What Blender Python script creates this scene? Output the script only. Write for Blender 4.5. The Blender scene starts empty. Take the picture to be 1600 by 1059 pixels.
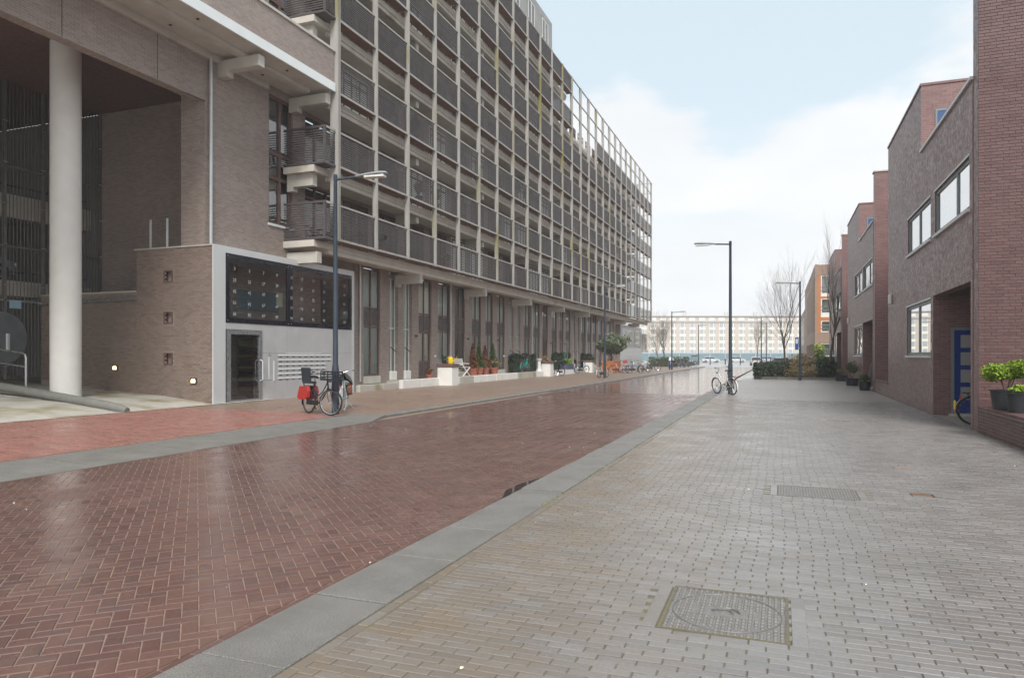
import bpy, math, random
import numpy as np
from mathutils import Vector, Matrix
random.seed(7); rng = np.random.default_rng(7)
R = math.radians
S = bpy.context.scene
COL = S.collection

# ------------------------------------------------------------------ camera, sky, sun, exposure
FPX, VX, VY, CAMH = 1100.0, 1219.0, 555.0, 1.6
YAW = math.atan((VX-800)/FPX)
cam = bpy.data.cameras.new('camera'); camo = bpy.data.objects.new('camera', cam); COL.objects.link(camo)
camo.location = (0, 0, CAMH); camo.rotation_euler = (R(90), 0, YAW)
cam.sensor_width = 36; cam.lens = 36*FPX/1600; cam.shift_y = (VY-529.5)/1600
cam.clip_start = .05; cam.clip_end = 4000
S.camera = camo

SUN_EL, SUN_AZ = R(46), R(158)      # azimuth clockwise from +Y (the street direction)
W = bpy.data.worlds.new('World'); S.world = W; W.use_nodes = True
wn, wl = W.node_tree.nodes, W.node_tree.links
wn.clear()
def wnode(t, **k):
    n = wn.new(t)
    for a, b in k.items(): setattr(n, a, b)
    return n
sky = wnode('ShaderNodeTexSky', sky_type='NISHITA', sun_disc=False)
sky.sun_elevation = SUN_EL; sky.sun_rotation = SUN_AZ; sky.air_density = 1.0; sky.dust_density = 2.0; sky.ozone_density = 1.0
tc = wnode('ShaderNodeTexCoord')
sep = wnode('ShaderNodeSeparateXYZ'); wl.new(tc.outputs['Generated'], sep.inputs[0])
zz = wnode('ShaderNodeMath', operation='ADD'); wl.new(sep.outputs['Z'], zz.inputs[0]); zz.inputs[1].default_value = .22
zm = wnode('ShaderNodeMath', operation='MAXIMUM'); wl.new(zz.outputs[0], zm.inputs[0]); zm.inputs[1].default_value = .05
cx = wnode('ShaderNodeMath', operation='DIVIDE'); wl.new(sep.outputs['X'], cx.inputs[0]); wl.new(zm.outputs[0], cx.inputs[1])
cy = wnode('ShaderNodeMath', operation='DIVIDE'); wl.new(sep.outputs['Y'], cy.inputs[0]); wl.new(zm.outputs[0], cy.inputs[1])
cmb = wnode('ShaderNodeCombineXYZ'); wl.new(cx.outputs[0], cmb.inputs[0]); wl.new(cy.outputs[0], cmb.inputs[1]); cmb.inputs[2].default_value = 41.1
ns = wnode('ShaderNodeTexNoise'); ns.inputs['Scale'].default_value = 1.05; ns.inputs['Detail'].default_value = 9; ns.inputs['Roughness'].default_value = .55
wl.new(cmb.outputs[0], ns.inputs['Vector'])
rp = wnode('ShaderNodeMapRange', interpolation_type='SMOOTHSTEP'); wl.new(ns.outputs['Fac'], rp.inputs[0])
rp.inputs[1].default_value = .44; rp.inputs[2].default_value = .535
hz = wnode('ShaderNodeMapRange', interpolation_type='SMOOTHSTEP'); wl.new(sep.outputs['Z'], hz.inputs[0])
hz.inputs[1].default_value = .10; hz.inputs[2].default_value = .34; hz.inputs[3].default_value = 1; hz.inputs[4].default_value = 0
mxf = wnode('ShaderNodeMath', operation='MAXIMUM'); wl.new(rp.outputs[0], mxf.inputs[0]); wl.new(hz.outputs[0], mxf.inputs[1])
thin = wnode('ShaderNodeMixRGB'); thin.inputs[0].default_value = .72; wl.new(sky.outputs[0], thin.inputs[1]); thin.inputs[2].default_value = (5.9, 6.8, 7.15, 1)
cl = wnode('ShaderNodeMixRGB'); wl.new(mxf.outputs[0], cl.inputs[0]); wl.new(thin.outputs[0], cl.inputs[1]); 
ns2 = wnode('ShaderNodeTexNoise'); ns2.inputs['Scale'].default_value = 2.3; ns2.inputs['Detail'].default_value = 7; wl.new(cmb.outputs[0], ns2.inputs['Vector'])
sh = wnode('ShaderNodeMixRGB'); wl.new(ns2.outputs['Fac'], sh.inputs[0]); sh.inputs[1].default_value = (5.6, 5.8, 6.0, 1); sh.inputs[2].default_value = (7.0, 7.1, 7.2, 1); wl.new(sh.outputs[0], cl.inputs[2])
bg = wnode('ShaderNodeBackground'); bg.inputs[1].default_value = .062; wl.new(cl.outputs[0], bg.inputs[0])
wo = wnode('ShaderNodeOutputWorld'); wl.new(bg.outputs[0], wo.inputs[0])
sl = bpy.data.lights.new('sun', 'SUN'); sl.energy = 1.5; sl.angle = R(22); sl.color = (1, .97, .93)
so = bpy.data.objects.new('sun', sl); COL.objects.link(so); so.location = (0, 0, 60)
sd = Vector((math.sin(SUN_AZ)*math.cos(SUN_EL), math.cos(SUN_AZ)*math.cos(SUN_EL), math.sin(SUN_EL)))
so.rotation_euler = sd.to_track_quat('Z', 'Y').to_euler()
S.view_settings.view_transform = 'Standard'; S.view_settings.look = 'None'; S.view_settings.gamma = 1
S.view_settings.exposure = 1.3; S.view_settings.use_curve_mapping = False
S.cycles.max_bounces = 6; S.cycles.volume_bounces = 2; S.cycles.transparent_max_bounces = 10; S.cycles.use_denoising = True

def proj(X, Y, Z):
    c, s = math.cos(YAW), math.sin(YAW)
    w = -X*s+Y*c
    if w < .3: return (-9999, -9999, w)
    return (800+FPX*(X*c+Y*s)/w, VY-FPX*(Z-CAMH)/w, w)

# ------------------------------------------------------------------ materials
MATS = {}
def srgb(*c):
    f = lambda v: v/12.92 if v <= .04045 else ((v+.055)/1.055)**2.4
    return tuple(f(v/255.0) for v in c)
def newmat(name):
    m = bpy.data.materials.new(name); m.use_nodes = True
    n, l = m.node_tree.nodes, m.node_tree.links
    return m, n, l, n['Principled BSDF']
def mixrgb(n, l, fac, a, b, mode='MIX'):
    x = n.new('ShaderNodeMixRGB'); x.blend_type = mode
    for i, v in ((0, fac), (1, a), (2, b)):
        if hasattr(v, 'links') or hasattr(v, 'is_output'): l.new(v, x.inputs[i])
        elif i == 0: x.inputs[0].default_value = v
        else: x.inputs[i].default_value = (*v[:3], 1)
    return x.outputs[0]
def noise(n, l, scale, detail=3, vec=None, rough=.5):
    t = n.new('ShaderNodeTexNoise'); t.inputs['Scale'].default_value = scale; t.inputs['Detail'].default_value = detail; t.inputs['Roughness'].default_value = rough
    if vec is None:
        g = n.new('ShaderNodeNewGeometry'); vec = g.outputs['Position']
    l.new(vec, t.inputs['Vector']); return t.outputs['Fac']
def maprange(n, l, src, a, b, c=0., d=1.):
    x = n.new('ShaderNodeMapRange'); l.new(src, x.inputs[0])
    for i, v in enumerate((a, b, c, d)): x.inputs[i+1].default_value = v
    return x.outputs[0]
def addbump(n, l, bsdf, h, dist, strength=1.0):
    b = n.new('ShaderNodeBump'); b.inputs['Distance'].default_value = dist; b.inputs['Strength'].default_value = strength
    l.new(h, b.inputs['Height']); l.new(b.outputs[0], bsdf.inputs['Normal'])
def plain(name, col, rough=.6, var=.18, scale=3., metal=0., bump=0., bscale=60., stain=None, stain_lim=(.55, .7), spec=.5, stretch=None):
    if name in MATS: return MATS[name]
    m, n, l, b = newmat(name)
    vec = None
    if stretch:
        g = n.new('ShaderNodeNewGeometry'); mp = n.new('ShaderNodeMapping'); mp.inputs['Scale'].default_value = stretch
        l.new(g.outputs['Position'], mp.inputs[0]); vec = mp.outputs[0]
    f = maprange(n, l, noise(n, l, scale, 5, vec), .3, .7)
    c = mixrgb(n, l, f, tuple(v*(1-var) for v in col), tuple(min(1, v*(1+var)) for v in col))
    if stain:
        c = mixrgb(n, l, maprange(n, l, noise(n, l, .9, 6, vec), *stain_lim), c, stain)
    l.new(c, b.inputs['Base Color']); b.inputs['Metallic'].default_value = metal; b.inputs['Specular IOR Level'].default_value = spec
    l.new(maprange(n, l, noise(n, l, scale*2.3, 3), .3, .7, max(.02, rough-.08), min(1, rough+.08)), b.inputs['Roughness'])
    if bump: addbump(n, l, b, noise(n, l, bscale, 4), bump)
    MATS[name] = m; return m
def speckle(name, col, rough=.5):
    m, n, l, b = newmat(name)
    c = mixrgb(n, l, maprange(n, l, noise(n, l, 160, 2), .35, .65), tuple(v*.55 for v in col), tuple(v*1.5 for v in col))
    c = mixrgb(n, l, maprange(n, l, noise(n, l, 2.2, 6, rough=.65), .4, .7, 0, .5), c, tuple(v*.6 for v in col))
    c = mixrgb(n, l, maprange(n, l, noise(n, l, .7, 6), .55, .8, 0, .25), c, srgb(124, 118, 104))
    l.new(c, b.inputs['Base Color']); l.new(maprange(n, l, noise(n, l, 1.2, 4), .3, .7, rough-.15, rough+.15), b.inputs['Roughness'])
    addbump(n, l, b, noise(n, l, 180, 3), .0015); MATS[name] = m; return m
def emit(name, col, st):
    m, n, l, b = newmat(name); b.inputs['Emission Color'].default_value = (*col, 1); b.inputs['Emission Strength'].default_value = st
    b.inputs['Base Color'].default_value = (*col, 1); MATS[name] = m; return m
def brickwall(name, c1, c2, mortar, bw=.22, bh=.0667, rough=.6, bleach=None, spec=.5, mort=.011, bump=.004):
    m, n, l, b = newmat(name)
    uv = n.new('ShaderNodeUVMap'); uv.uv_map = 'UVMap'
    t = n.new('ShaderNodeTexBrick'); l.new(uv.outputs[0], t.inputs['Vector'])
    t.inputs['Scale'].default_value = 1; t.inputs['Brick Width'].default_value = bw; t.inputs['Row Height'].default_value = bh
    t.inputs['Mortar Size'].default_value = mort*.5; t.inputs['Mortar Smooth'].default_value = .3; t.inputs['Bias'].default_value = -.1
    t.inputs['Color1'].default_value = (*c1, 1); t.inputs['Color2'].default_value = (*c2, 1); t.inputs['Mortar'].default_value = (*mortar, 1)
    f = maprange(n, l, noise(n, l, .55, 6), .35, .65)
    c = mixrgb(n, l, f, (.93, .93, .93), (1.05, 1.05, 1.05)); c = mixrgb(n, l, 1., t.outputs['Color'], c, 'MULTIPLY')
    c = mixrgb(n, l, maprange(n, l, noise(n, l, 22, 3), .3, .7, 0, .18), c, tuple(v*.6 for v in c1))
    if bleach: c = mixrgb(n, l, maprange(n, l, noise(n, l, 1.1, 8, rough=.65), .64, .76, 0, .4), c, bleach)
    l.new(c, b.inputs['Base Color']); b.inputs['Specular IOR Level'].default_value = spec
    l.new(maprange(n, l, noise(n, l, 9, 3), .3, .7, rough-.12, rough+.12), b.inputs['Roughness'])
    inv = n.new('ShaderNodeMath'); inv.operation = 'SUBTRACT'; inv.inputs[0].default_value = 1; l.new(t.outputs['Fac'], inv.inputs[1])
    nz = n.new('ShaderNodeMath'); nz.operation = 'MULTIPLY_ADD'; l.new(noise(n, l, 70, 3), nz.inputs[0]); nz.inputs[1].default_value = .18; l.new(inv.outputs[0], nz.inputs[2])
    
    if bump: addbump(n, l, b, nz.outputs[0], bump)
    MATS[name] = m; return m
def rndnode(n, l):
    a = n.new('ShaderNodeAttribute'); a.attribute_name = 'rnd'
    o = n.new('ShaderNodeObjectInfo')
    s = n.new('ShaderNodeMath'); s.operation = 'ADD'; l.new(a.outputs['Fac'], s.inputs[0]); l.new(o.outputs['Random'], s.inputs[1])
    fr = n.new('ShaderNodeMath'); fr.operation = 'FRACT'; l.new(s.outputs[0], fr.inputs[0]); return fr.outputs[0]
def pieces(name, cols, rough=(.2, .5), dirt=None, dirt_lim=(.5, .7), dirt_fac=.6, grain=40, bump=.0007, patch=1.3, spec=.5, edge=None):
    """material for laid pieces: one colour out of a ramp for each piece"""
    m, n, l, b = newmat(name)
    r = n.new('ShaderNodeValToRGB'); l.new(rndnode(n, l), r.inputs[0])
    e = r.color_ramp.elements
    while len(e) < len(cols): e.new(.5)
    for i, c in enumerate(cols): e[i].position = i/(len(cols)-1); e[i].color = (*c, 1)
    c = mixrgb(n, l, maprange(n, l, noise(n, l, grain, 4), .3, .7, 0, .3), r.outputs[0], tuple(v*.55 for v in cols[0]))
    c = mixrgb(n, l, maprange(n, l, noise(n, l, .45, 5), .35, .65, 0, .35), c, tuple(v*.75 for v in cols[-1]))
    if dirt: c = mixrgb(n, l, maprange(n, l, noise(n, l, 1.7, 8, rough=.7), *dirt_lim, 0, dirt_fac), c, dirt)
    if edge:
        g = n.new('ShaderNodeNewGeometry'); sx = n.new('ShaderNodeSeparateXYZ'); l.new(g.outputs['Position'], sx.inputs[0])
        q = n.new('ShaderNodeMath'); q.operation = 'MULTIPLY'; l.new(maprange(n, l, sx.outputs['X'], edge[0], edge[1], 1, 0), q.inputs[0]); l.new(maprange(n, l, noise(n, l, 2.2, 7, rough=.7), .3, .62), q.inputs[1])
        q2 = n.new('ShaderNodeMath'); q2.operation = 'MULTIPLY'; l.new(q.outputs[0], q2.inputs[0]); q2.inputs[1].default_value = .7
        c = mixrgb(n, l, q2.outputs[0], c, edge[2])
    l.new(c, b.inputs['Base Color']); b.inputs['Specular IOR Level'].default_value = spec
    l.new(maprange(n, l, noise(n, l, patch, 6, rough=.6), .34, .66, rough[0], rough[1]), b.inputs['Roughness'])
    if bump: addbump(n, l, b, noise(n, l, grain*2, 4), bump)
    MATS[name] = m; return m
def glass(name, tint=(.8, .88, .88), refl=.10, rough=.0):
    m, n, l, b = newmat(name); n.remove(b); out = n['Material Output']
    tr = n.new('ShaderNodeBsdfTransparent'); tr.inputs[0].default_value = (*tint, 1)
    gl = n.new('ShaderNodeBsdfGlossy'); gl.inputs['Roughness'].default_value = rough
    fr = n.new('ShaderNodeFresnel'); fr.inputs[0].default_value = 1.5
    ad = n.new('ShaderNodeMath'); ad.operation = 'ADD'; ad.use_clamp = True; l.new(fr.outputs[0], ad.inputs[0]); ad.inputs[1].default_value = refl
    mx = n.new('ShaderNodeMixShader'); l.new(ad.outputs[0], mx.inputs[0]); l.new(tr.outputs[0], mx.inputs[1]); l.new(gl.outputs[0], mx.inputs[2]); l.new(mx.outputs[0], out.inputs[0])
    MATS[name] = m; return m

M_BROWN = brickwall('brown_brick', srgb(138, 123, 115), srgb(158, 142, 133), srgb(168, 160, 153), rough=.6, bleach=srgb(196, 188, 182))
M_RED = brickwall('red_brown_brick', srgb(120, 90, 88), srgb(138, 105, 102), srgb(146, 128, 124), rough=.40)
M_FARBRICK = brickwall('far_brick', srgb(150, 120, 100), srgb(165, 138, 120), srgb(170, 160, 150))
M_BBRICKP = brickwall('gallery_brick_lit', srgb(170, 150, 140), srgb(190, 172, 160), srgb(190, 180, 172))  # brown brick paled; the gallery's missing light is put into its colour
M_FARHAZED = plain('far_hazed_brick', srgb(190, 178, 166), .8, .05, .3)  # far block's brick paled: distance haze is put into the colour
M_MORTAR = plain('mortar', srgb(150, 140, 130), .9, .15, 8)
M_MORTARW = plain('pale_mortar', srgb(196, 186, 180), .9, .15, 8)
M_RBRICK = pieces('shaded_house_brick', [srgb(88, 60, 58), srgb(102, 72, 70), srgb(109, 79, 76), srgb(94, 66, 65)], (.4, .65), grain=55, bump=.001)  # the fronts' brick darkened: the gable's shade is put into the colour
M_BBRICK = pieces('side_brick', [srgb(126, 110, 100), srgb(144, 127, 116), srgb(152, 135, 124), srgb(134, 117, 107)], (.45, .7), dirt=srgb(96, 84, 76), dirt_lim=(.58, .75), grain=55, bump=.001)
M_ROAD = pieces('road_brick', [srgb(104, 77, 70), srgb(117, 88, 80), srgb(120, 92, 83), srgb(103, 79, 74), srgb(112, 89, 84)], (.07, .34), dirt=srgb(140, 120, 108), dirt_lim=(.52, .75), dirt_fac=.4, spec=.55, patch=.55)
M_PAVE = pieces('grey_paver', [srgb(118, 113, 110), srgb(131, 127, 124), srgb(138, 135, 133), srgb(127, 120, 115), srgb(123, 121, 119)], (.22, .46), dirt=srgb(126, 122, 92), dirt_lim=(.60, .78), dirt_fac=.4, edge=(-2.0, .1, srgb(124, 108, 88)))
M_REDPAVE = pieces('red_paver', [srgb(146, 100, 92), srgb(164, 116, 106), srgb(158, 106, 98), srgb(134, 96, 86), srgb(166, 126, 114)], (.22, .55), dirt=srgb(128, 100, 84), dirt_lim=(.5, .7))
M_BRNPAVE = pieces('brown_paver', [srgb(134, 112, 100), srgb(146, 122, 110), srgb(138, 118, 104), srgb(126, 106, 95)], (.3, .6), dirt=srgb(128, 122, 84), dirt_lim=(.52, .72))
M_SAND = plain('joint_sand', srgb(136, 116, 103), .9, .15, 20, stain=srgb(140, 126, 96), stain_lim=(.55, .75))
M_SANDD = plain('joint_sand_dark', srgb(104, 98, 86), .9, .2, 20, stain=srgb(108, 104, 72), stain_lim=(.46, .66))
M_KERB = speckle('kerb_concrete', srgb(120, 117, 113), .55)
M_KERBD = speckle('wet_kerb_concrete', srgb(122, 119, 114), .55)
M_CONC = plain('concrete', srgb(188, 184, 175), .75, .08, 2, bump=.001, bscale=80, stain=srgb(150, 143, 128), stain_lim=(.58, .8))
M_WHITEC = plain('white_column_paint', srgb(222, 220, 214), .6, .04, 3, bump=.0012, bscale=120)
M_POST = plain('post_concrete', srgb(158, 155, 150), .8, .1, 6, stain=srgb(128, 122, 70), stain_lim=(.54, .72), stretch=(1, 1, .25))
M_RAIL = plain('rail_metal', srgb(158, 155, 150), .5, .1, 4, stain=srgb(128, 120, 84), stain_lim=(.6, .8))
M_SLAT = plain('dark_slat', srgb(82, 76, 76), .6, .18, 3)
M_RUST = plain('edge_timber', srgb(108, 78, 60), .75, .2, 4)
M_SLAB = plain('slab_concrete', srgb(196, 190, 180), .8, .08, 2, stain=srgb(128, 120, 92), stain_lim=(.6, .85))
M_FASCIA = plain('white_fascia', srgb(222, 226, 226), .5, .03, 2)
M_FRAMEB = plain('brown_frame', srgb(104, 80, 74), .5, .1, 4)
M_FRAMEG = plain('grey_frame', srgb(120, 130, 134), .4, .06, 4)
M_FRAMEW = plain('white_frame', srgb(220, 220, 216), .45, .04, 4)
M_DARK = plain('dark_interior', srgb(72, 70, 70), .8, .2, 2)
M_CURT = plain('curtain', srgb(226, 230, 224), .9, .1, 1.5, stretch=(6, 6, .2))
M_GLARE = plain('sky_glare_white', srgb(226, 230, 230), .8, .03, 2)  # white sheet behind house panes, painted to stand for reflected bright sky
M_GLASS = glass('window_glass', (.88, .93, .92), .10)
M_GLASSH = glass('house_glass', (.85, .9, .9), .18)
M_GLASSD = glass('tinted_glass', (.88, .92, .93), .05)
M_CLAD = plain('grey_cladding', srgb(190, 190, 190), .42, .06, 1.6, metal=.25)
M_CLADL = plain('light_cladding', srgb(206, 208, 208), .42, .04, 1.2, metal=.25)
M_BLACKF = plain('black_glass_frame', srgb(24, 28, 36), .2, .1, 3)
M_STEEL = plain('steel', srgb(176, 180, 182), .32, .08, 6, metal=.8)
M_ALU = plain('aluminium_strip', srgb(214, 218, 218), .4, .04, 4, metal=.3)
M_LAMPB = plain('lamp_blue_grey', srgb(52, 62, 74), .4, .12, 5)
M_LAMPH = plain('lamp_head_grey', srgb(136, 142, 146), .45, .08, 5)
M_LENS = plain('lamp_lens', srgb(216, 216, 206), .25, .04, 5)
M_PIPE = plain('zinc_pipe', srgb(190, 194, 194), .4, .08, 4, metal=.5)
M_GATE = plain('gate_steel', srgb(116, 114, 112), .5, .15, 4, metal=.3)
M_DISC = plain('disc_steel', srgb(128, 136, 140), .4, .1, 3, metal=.5)
M_SIGNB = plain('sign_light_blue', srgb(150, 180, 196), .4, .05, 4)
M_BLUE = plain('sign_blue', srgb(40, 96, 168), .4, .08, 4)
M_DBLUE = plain('door_blue', srgb(16, 50, 128), .35, .08, 2)
M_IRON = plain('cast_iron', srgb(128, 124, 120), .45, .15, 20, metal=.35)
M_IROND = plain('dark_iron', srgb(66, 62, 58), .6, .2, 20, metal=.2)
M_RUSTP = plain('rusty_plate', srgb(120, 82, 52), .8, .3, 25)
M_SOIL = plain('soil', srgb(78, 66, 54), .95, .25, 12, bump=.02, bscale=30)
M_GROUND = plain('far_paving', srgb(150, 148, 146), .25, .08, .25)
M_MOSSC = plain('mossy_concrete', srgb(178, 173, 162), .75, .1, 2, stain=srgb(132, 124, 88), stain_lim=(.5, .72), bump=.002, bscale=90)
M_LOG = plain('edge_kerb', srgb(118, 118, 112), .7, .12, 5, bump=.002, bscale=120)
M_TERR = plain('terracotta', srgb(160, 96, 76), .8, .15, 8)
M_BLACKP = plain('black_plastic', srgb(38, 42, 46), .45, .12, 5)
M_BLUEP = plain('blue_grey_plastic', srgb(70, 84, 104), .5, .12, 5)
M_CORTEN = plain('corten', srgb(166, 102, 58), .8, .2, 5)
M_WOODW = plain('white_paint', srgb(226, 226, 222), .5, .05, 5)
M_BARK = plain('bark', srgb(92, 80, 70), .9, .25, 14, bump=.01, bscale=40)
M_TWIG = plain('twig', srgb(118, 106, 96), .9, .2, 14)
M_YEL = plain('yellow_plastic', srgb(236, 200, 40), .4, .08, 4)
M_ORANGE = plain('orange_paint', srgb(186, 120, 72), .5, .06, 4)
M_TYRE = plain('tyre_rubber', srgb(36, 36, 38), .8, .15, 8)
M_TYREW = plain('pale_tyre', srgb(206, 204, 196), .6, .08, 8)
M_CHROME = plain('chrome', srgb(196, 198, 200), .22, .08, 8, metal=.9)
M_BLK = plain('black_paint', srgb(30, 32, 36), .35, .15, 8)
M_TEAL = plain('teal_paint', srgb(28, 160, 150), .35, .08, 8)
M_REDP = plain('red_canvas', srgb(172, 48, 42), .6, .1, 8)
M_GREYB = plain('grey_paint', srgb(140, 148, 152), .35, .1, 8)
M_BLUEB = plain('blue_paint', srgb(58, 84, 128), .35, .1, 8)
M_PINK = plain('pink_paint', srgb(224, 170, 176), .4, .1, 8)
M_WHITEP = plain('white_bike_paint', srgb(222, 222, 218), .35, .08, 8)
M_BROWNL = plain('brown_leather', srgb(128, 76, 56), .6, .15, 8)
M_SILVER = plain('car_silver', srgb(168, 178, 190), .25, .05, 3, metal=.4)
M_CARD = plain('car_dark', srgb(60, 66, 78), .22, .08, 3, metal=.2)
M_CARW = plain('car_white', srgb(196, 200, 202), .22, .04, 3)
M_CARG = plain('car_window', srgb(34, 42, 48), .08, .1, 3)
M_TEALB = plain('barrier_blue_grey', srgb(112, 134, 142), .5, .12, .6)
M_CREAM = plain('cream_panel', srgb(236, 228, 206), .6, .05, .8)
M_FARWIN = plain('far_window_glass', srgb(164, 168, 168), .15, .12, 2)
M_GREYR = plain('grey_render', srgb(150, 150, 148), .7, .08, 1)
M_NUM = plain('frosted_number', srgb(178, 186, 188), .5, .12, 2)
M_LAMPON = emit('lit_lamp', (1., .80, .5), 1.0)
M_PUDDLE, _n, _l, _b = newmat('puddle_water')
_b.inputs['Base Color'].default_value = (.035, .028, .024, 1); _b.inputs['Roughness'].default_value = .04; _b.inputs['Specular IOR Level'].default_value = .6
def leafmat(name, cols, rough=.55):
    return pieces(name, cols, (rough-.1, rough+.1), grain=9, bump=0, spec=.35)
M_LBRIGHT = leafmat('bright_leaf', [srgb(96, 130, 34), srgb(140, 168, 48), srgb(176, 190, 70), srgb(112, 146, 44)])
M_LGREEN = leafmat('green_leaf', [srgb(52, 76, 36), srgb(74, 98, 48), srgb(92, 112, 56)])
M_LDARK = leafmat('dark_leaf', [srgb(34, 52, 34), srgb(48, 68, 44), srgb(60, 80, 50)])
M_LRUST = leafmat('rust_leaf', [srgb(120, 70, 46), srgb(146, 88, 58), srgb(108, 76, 48)])
M_LOLIVE = leafmat('olive_leaf', [srgb(104, 114, 86), srgb(128, 138, 108), srgb(90, 102, 76)])
M_LDRY = leafmat('dry_leaf', [srgb(128, 116, 72), srgb(156, 130, 92), srgb(120, 124, 64), srgb(168, 138, 112)])
M_GRASS = leafmat('grass_leaf', [srgb(116, 122, 48), srgb(140, 140, 62), srgb(92, 100, 40)])

# ------------------------------------------------------------------ mesh helpers
def adduv(me):
    nv, nl, nf = len(me.vertices), len(me.loops), len(me.polygons)
    if nf == 0: return
    co = np.empty(nv*3, np.float32); me.vertices.foreach_get('co', co); co = co.reshape(-1, 3)
    vi = np.empty(nl, np.int32); me.loops.foreach_get('vertex_index', vi)
    no = np.empty(nf*3, np.float32); me.polygons.foreach_get('normal', no); no = np.abs(no.reshape(-1, 3))
    tot = np.empty(nf, np.int32); me.polygons.foreach_get('loop_total', tot)
    ax = np.repeat(np.argmax(no, 1), tot)
    p = co[vi]
    uv = np.where((ax == 2)[:, None], p[:, [0, 1]], np.where((ax == 0)[:, None], p[:, [1, 2]], p[:, [0, 2]]))
    lay = me.uv_layers.new(name='UVMap'); lay.data.foreach_set('uv', uv.astype(np.float32).ravel())
def link(name, me, mat=None, parent=None, loc=None):
    o = bpy.data.objects.new(name, me); COL.objects.link(o)
    if mat is not None and len(me.materials) == 0: me.materials.append(mat)
    if parent is not None: o.parent = parent
    if loc is not None: o.location = loc
    return o
class MB:
    def __init__(s): s.v = []; s.f = []
    def box(s, x0, x1, y0, y1, z0, z1):
        b = len(s.v)
        s.v += [(x0, y0, z0), (x1, y0, z0), (x1, y1, z0), (x0, y1, z0), (x0, y0, z1), (x1, y0, z1), (x1, y1, z1), (x0, y1, z1)]
        s.f += [tuple(b+i for i in q) for q in ((0, 3, 2, 1), (4, 5, 6, 7), (0, 1, 5, 4), (1, 2, 6, 5), (2, 3, 7, 6), (3, 0, 4, 7))]
        return s
    def bbox(s, x0, x1, y0, y1, z0, z1, c=.02):
        """box with chamfered vertical and top edges"""
        pts = [(x0+c, y0), (x1-c, y0), (x1, y0+c), (x1, y1-c), (x1-c, y1), (x0+c, y1), (x0, y1-c), (x0, y0+c)]
        mx, my = (x0+x1)/2, (y0+y1)/2
        def ins(p): return (p[0]+(c if p[0] < mx else -c), p[1]+(c if p[1] < my else -c))
        b = len(s.v)
        s.v += [(*p, z0) for p in pts]+[(*p, z1-c) for p in pts]+[(*ins(p), z1) for p in pts]
        for k in (0, 8):
            for i in range(8): s.f.append((b+k+i, b+k+(i+1) % 8, b+k+8+(i+1) % 8, b+k+8+i))
        s.f.append(tuple(b+16+i for i in range(8))); s.f.append(tuple(b+i for i in reversed(range(8))))
        return s
    def prism(s, poly, z0, z1):
        b = len(s.v); n = len(poly)
        s.v += [(*p, z0) for p in poly]+[(*p, z1) for p in poly]
        s.f.append(tuple(b+n+i for i in range(n))); s.f.append(tuple(b+i for i in reversed(range(n))))
        for i in range(n): s.f.append((b+i, b+(i+1) % n, b+n+(i+1) % n, b+n+i))
        return s
    def ext(s, poly, axis, a, c):
        """extrude a 2d outline along an axis: axis 0 -> poly is (y,z); axis 1 -> (x,z)"""
        b = len(s.v); n = len(poly)
        mk = (lambda p, t: (t, p[0], p[1])) if axis == 0 else (lambda p, t: (p[0], t, p[1]))
        s.v += [mk(p, a) for p in poly]+[mk(p, c) for p in poly]
        s.f.append(tuple(b+i for i in range(n))); s.f.append(tuple(b+n+i for i in reversed(range(n))))
        for i in range(n): s.f.append((b+i, b+n+i, b+n+(i+1) % n, b+(i+1) % n))
        return s
    def tube(s, p0, p1, r0, r1=None, n=8, cap=True):
        r1 = r0 if r1 is None else r1
        p0, p1 = Vector(p0), Vector(p1); d = (p1-p0)
        if d.length < 1e-6: return s
        d.normalize(); a = d.orthogonal().normalized(); c = d.cross(a); b = len(s.v)
        for p, r in ((p0, r0), (p1, r1)):
            for i in range(n):
                t = 2*math.pi*i/n; q = p+a*(r*math.cos(t))+c*(r*math.sin(t)); s.v.append(tuple(q))
        for i in range(n): s.f.append((b+i, b+(i+1) % n, b+n+(i+1) % n, b+n+i))
        if cap: s.f.append(tuple(b+i for i in reversed(range(n)))); s.f.append(tuple(b+n+i for i in range(n)))
        return s
    def path(s, pts, r, n=8):
        pts = [Vector(p) for p in pts]; b = len(s.v); N = len(pts); a = None
        rr = r if isinstance(r, (list, tuple)) else [r]*N
        for k, p in enumerate(pts):
            d = (pts[min(k+1, N-1)]-pts[max(k-1, 0)]).normalized()
            a = d.orthogonal().normalized() if a is None else (a-d*a.dot(d)).normalized()
            c = d.cross(a)
            for i in range(n):
                t = 2*math.pi*i/n; s.v.append(tuple(p+a*(rr[k]*math.cos(t))+c*(rr[k]*math.sin(t))))
        for k in range(N-1):
            for i in range(n): s.f.append((b+k*n+i, b+k*n+(i+1) % n, b+(k+1)*n+(i+1) % n, b+(k+1)*n+i))
        s.f.append(tuple(b+i for i in reversed(range(n)))); s.f.append(tuple(b+(N-1)*n+i for i in range(n)))
        return s
    def lathe(s, c, prof, n=20, axis='z'):
        b = len(s.v); m = len(prof)
        for r, h in prof:
            for i in range(n):
                t = 2*math.pi*i/n; u, w = r*math.cos(t), r*math.sin(t)
                s.v.append((c[0]+u, c[1]+w, c[2]+h) if axis == 'z' else (c[0]+h, c[1]+u, c[2]+w) if axis == 'x' else (c[0]+w, c[1]+h, c[2]+u))
        for k in range(m-1):
            for i in range(n): s.f.append((b+k*n+i, b+k*n+(i+1) % n, b+(k+1)*n+(i+1) % n, b+(k+1)*n+i))
        if prof[0][0] > 1e-5: s.f.append(tuple(b+i for i in reversed(range(n))))
        if prof[-1][0] > 1e-5: s.f.append(tuple(b+(m-1)*n+i for i in range(n)))
        return s
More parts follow.
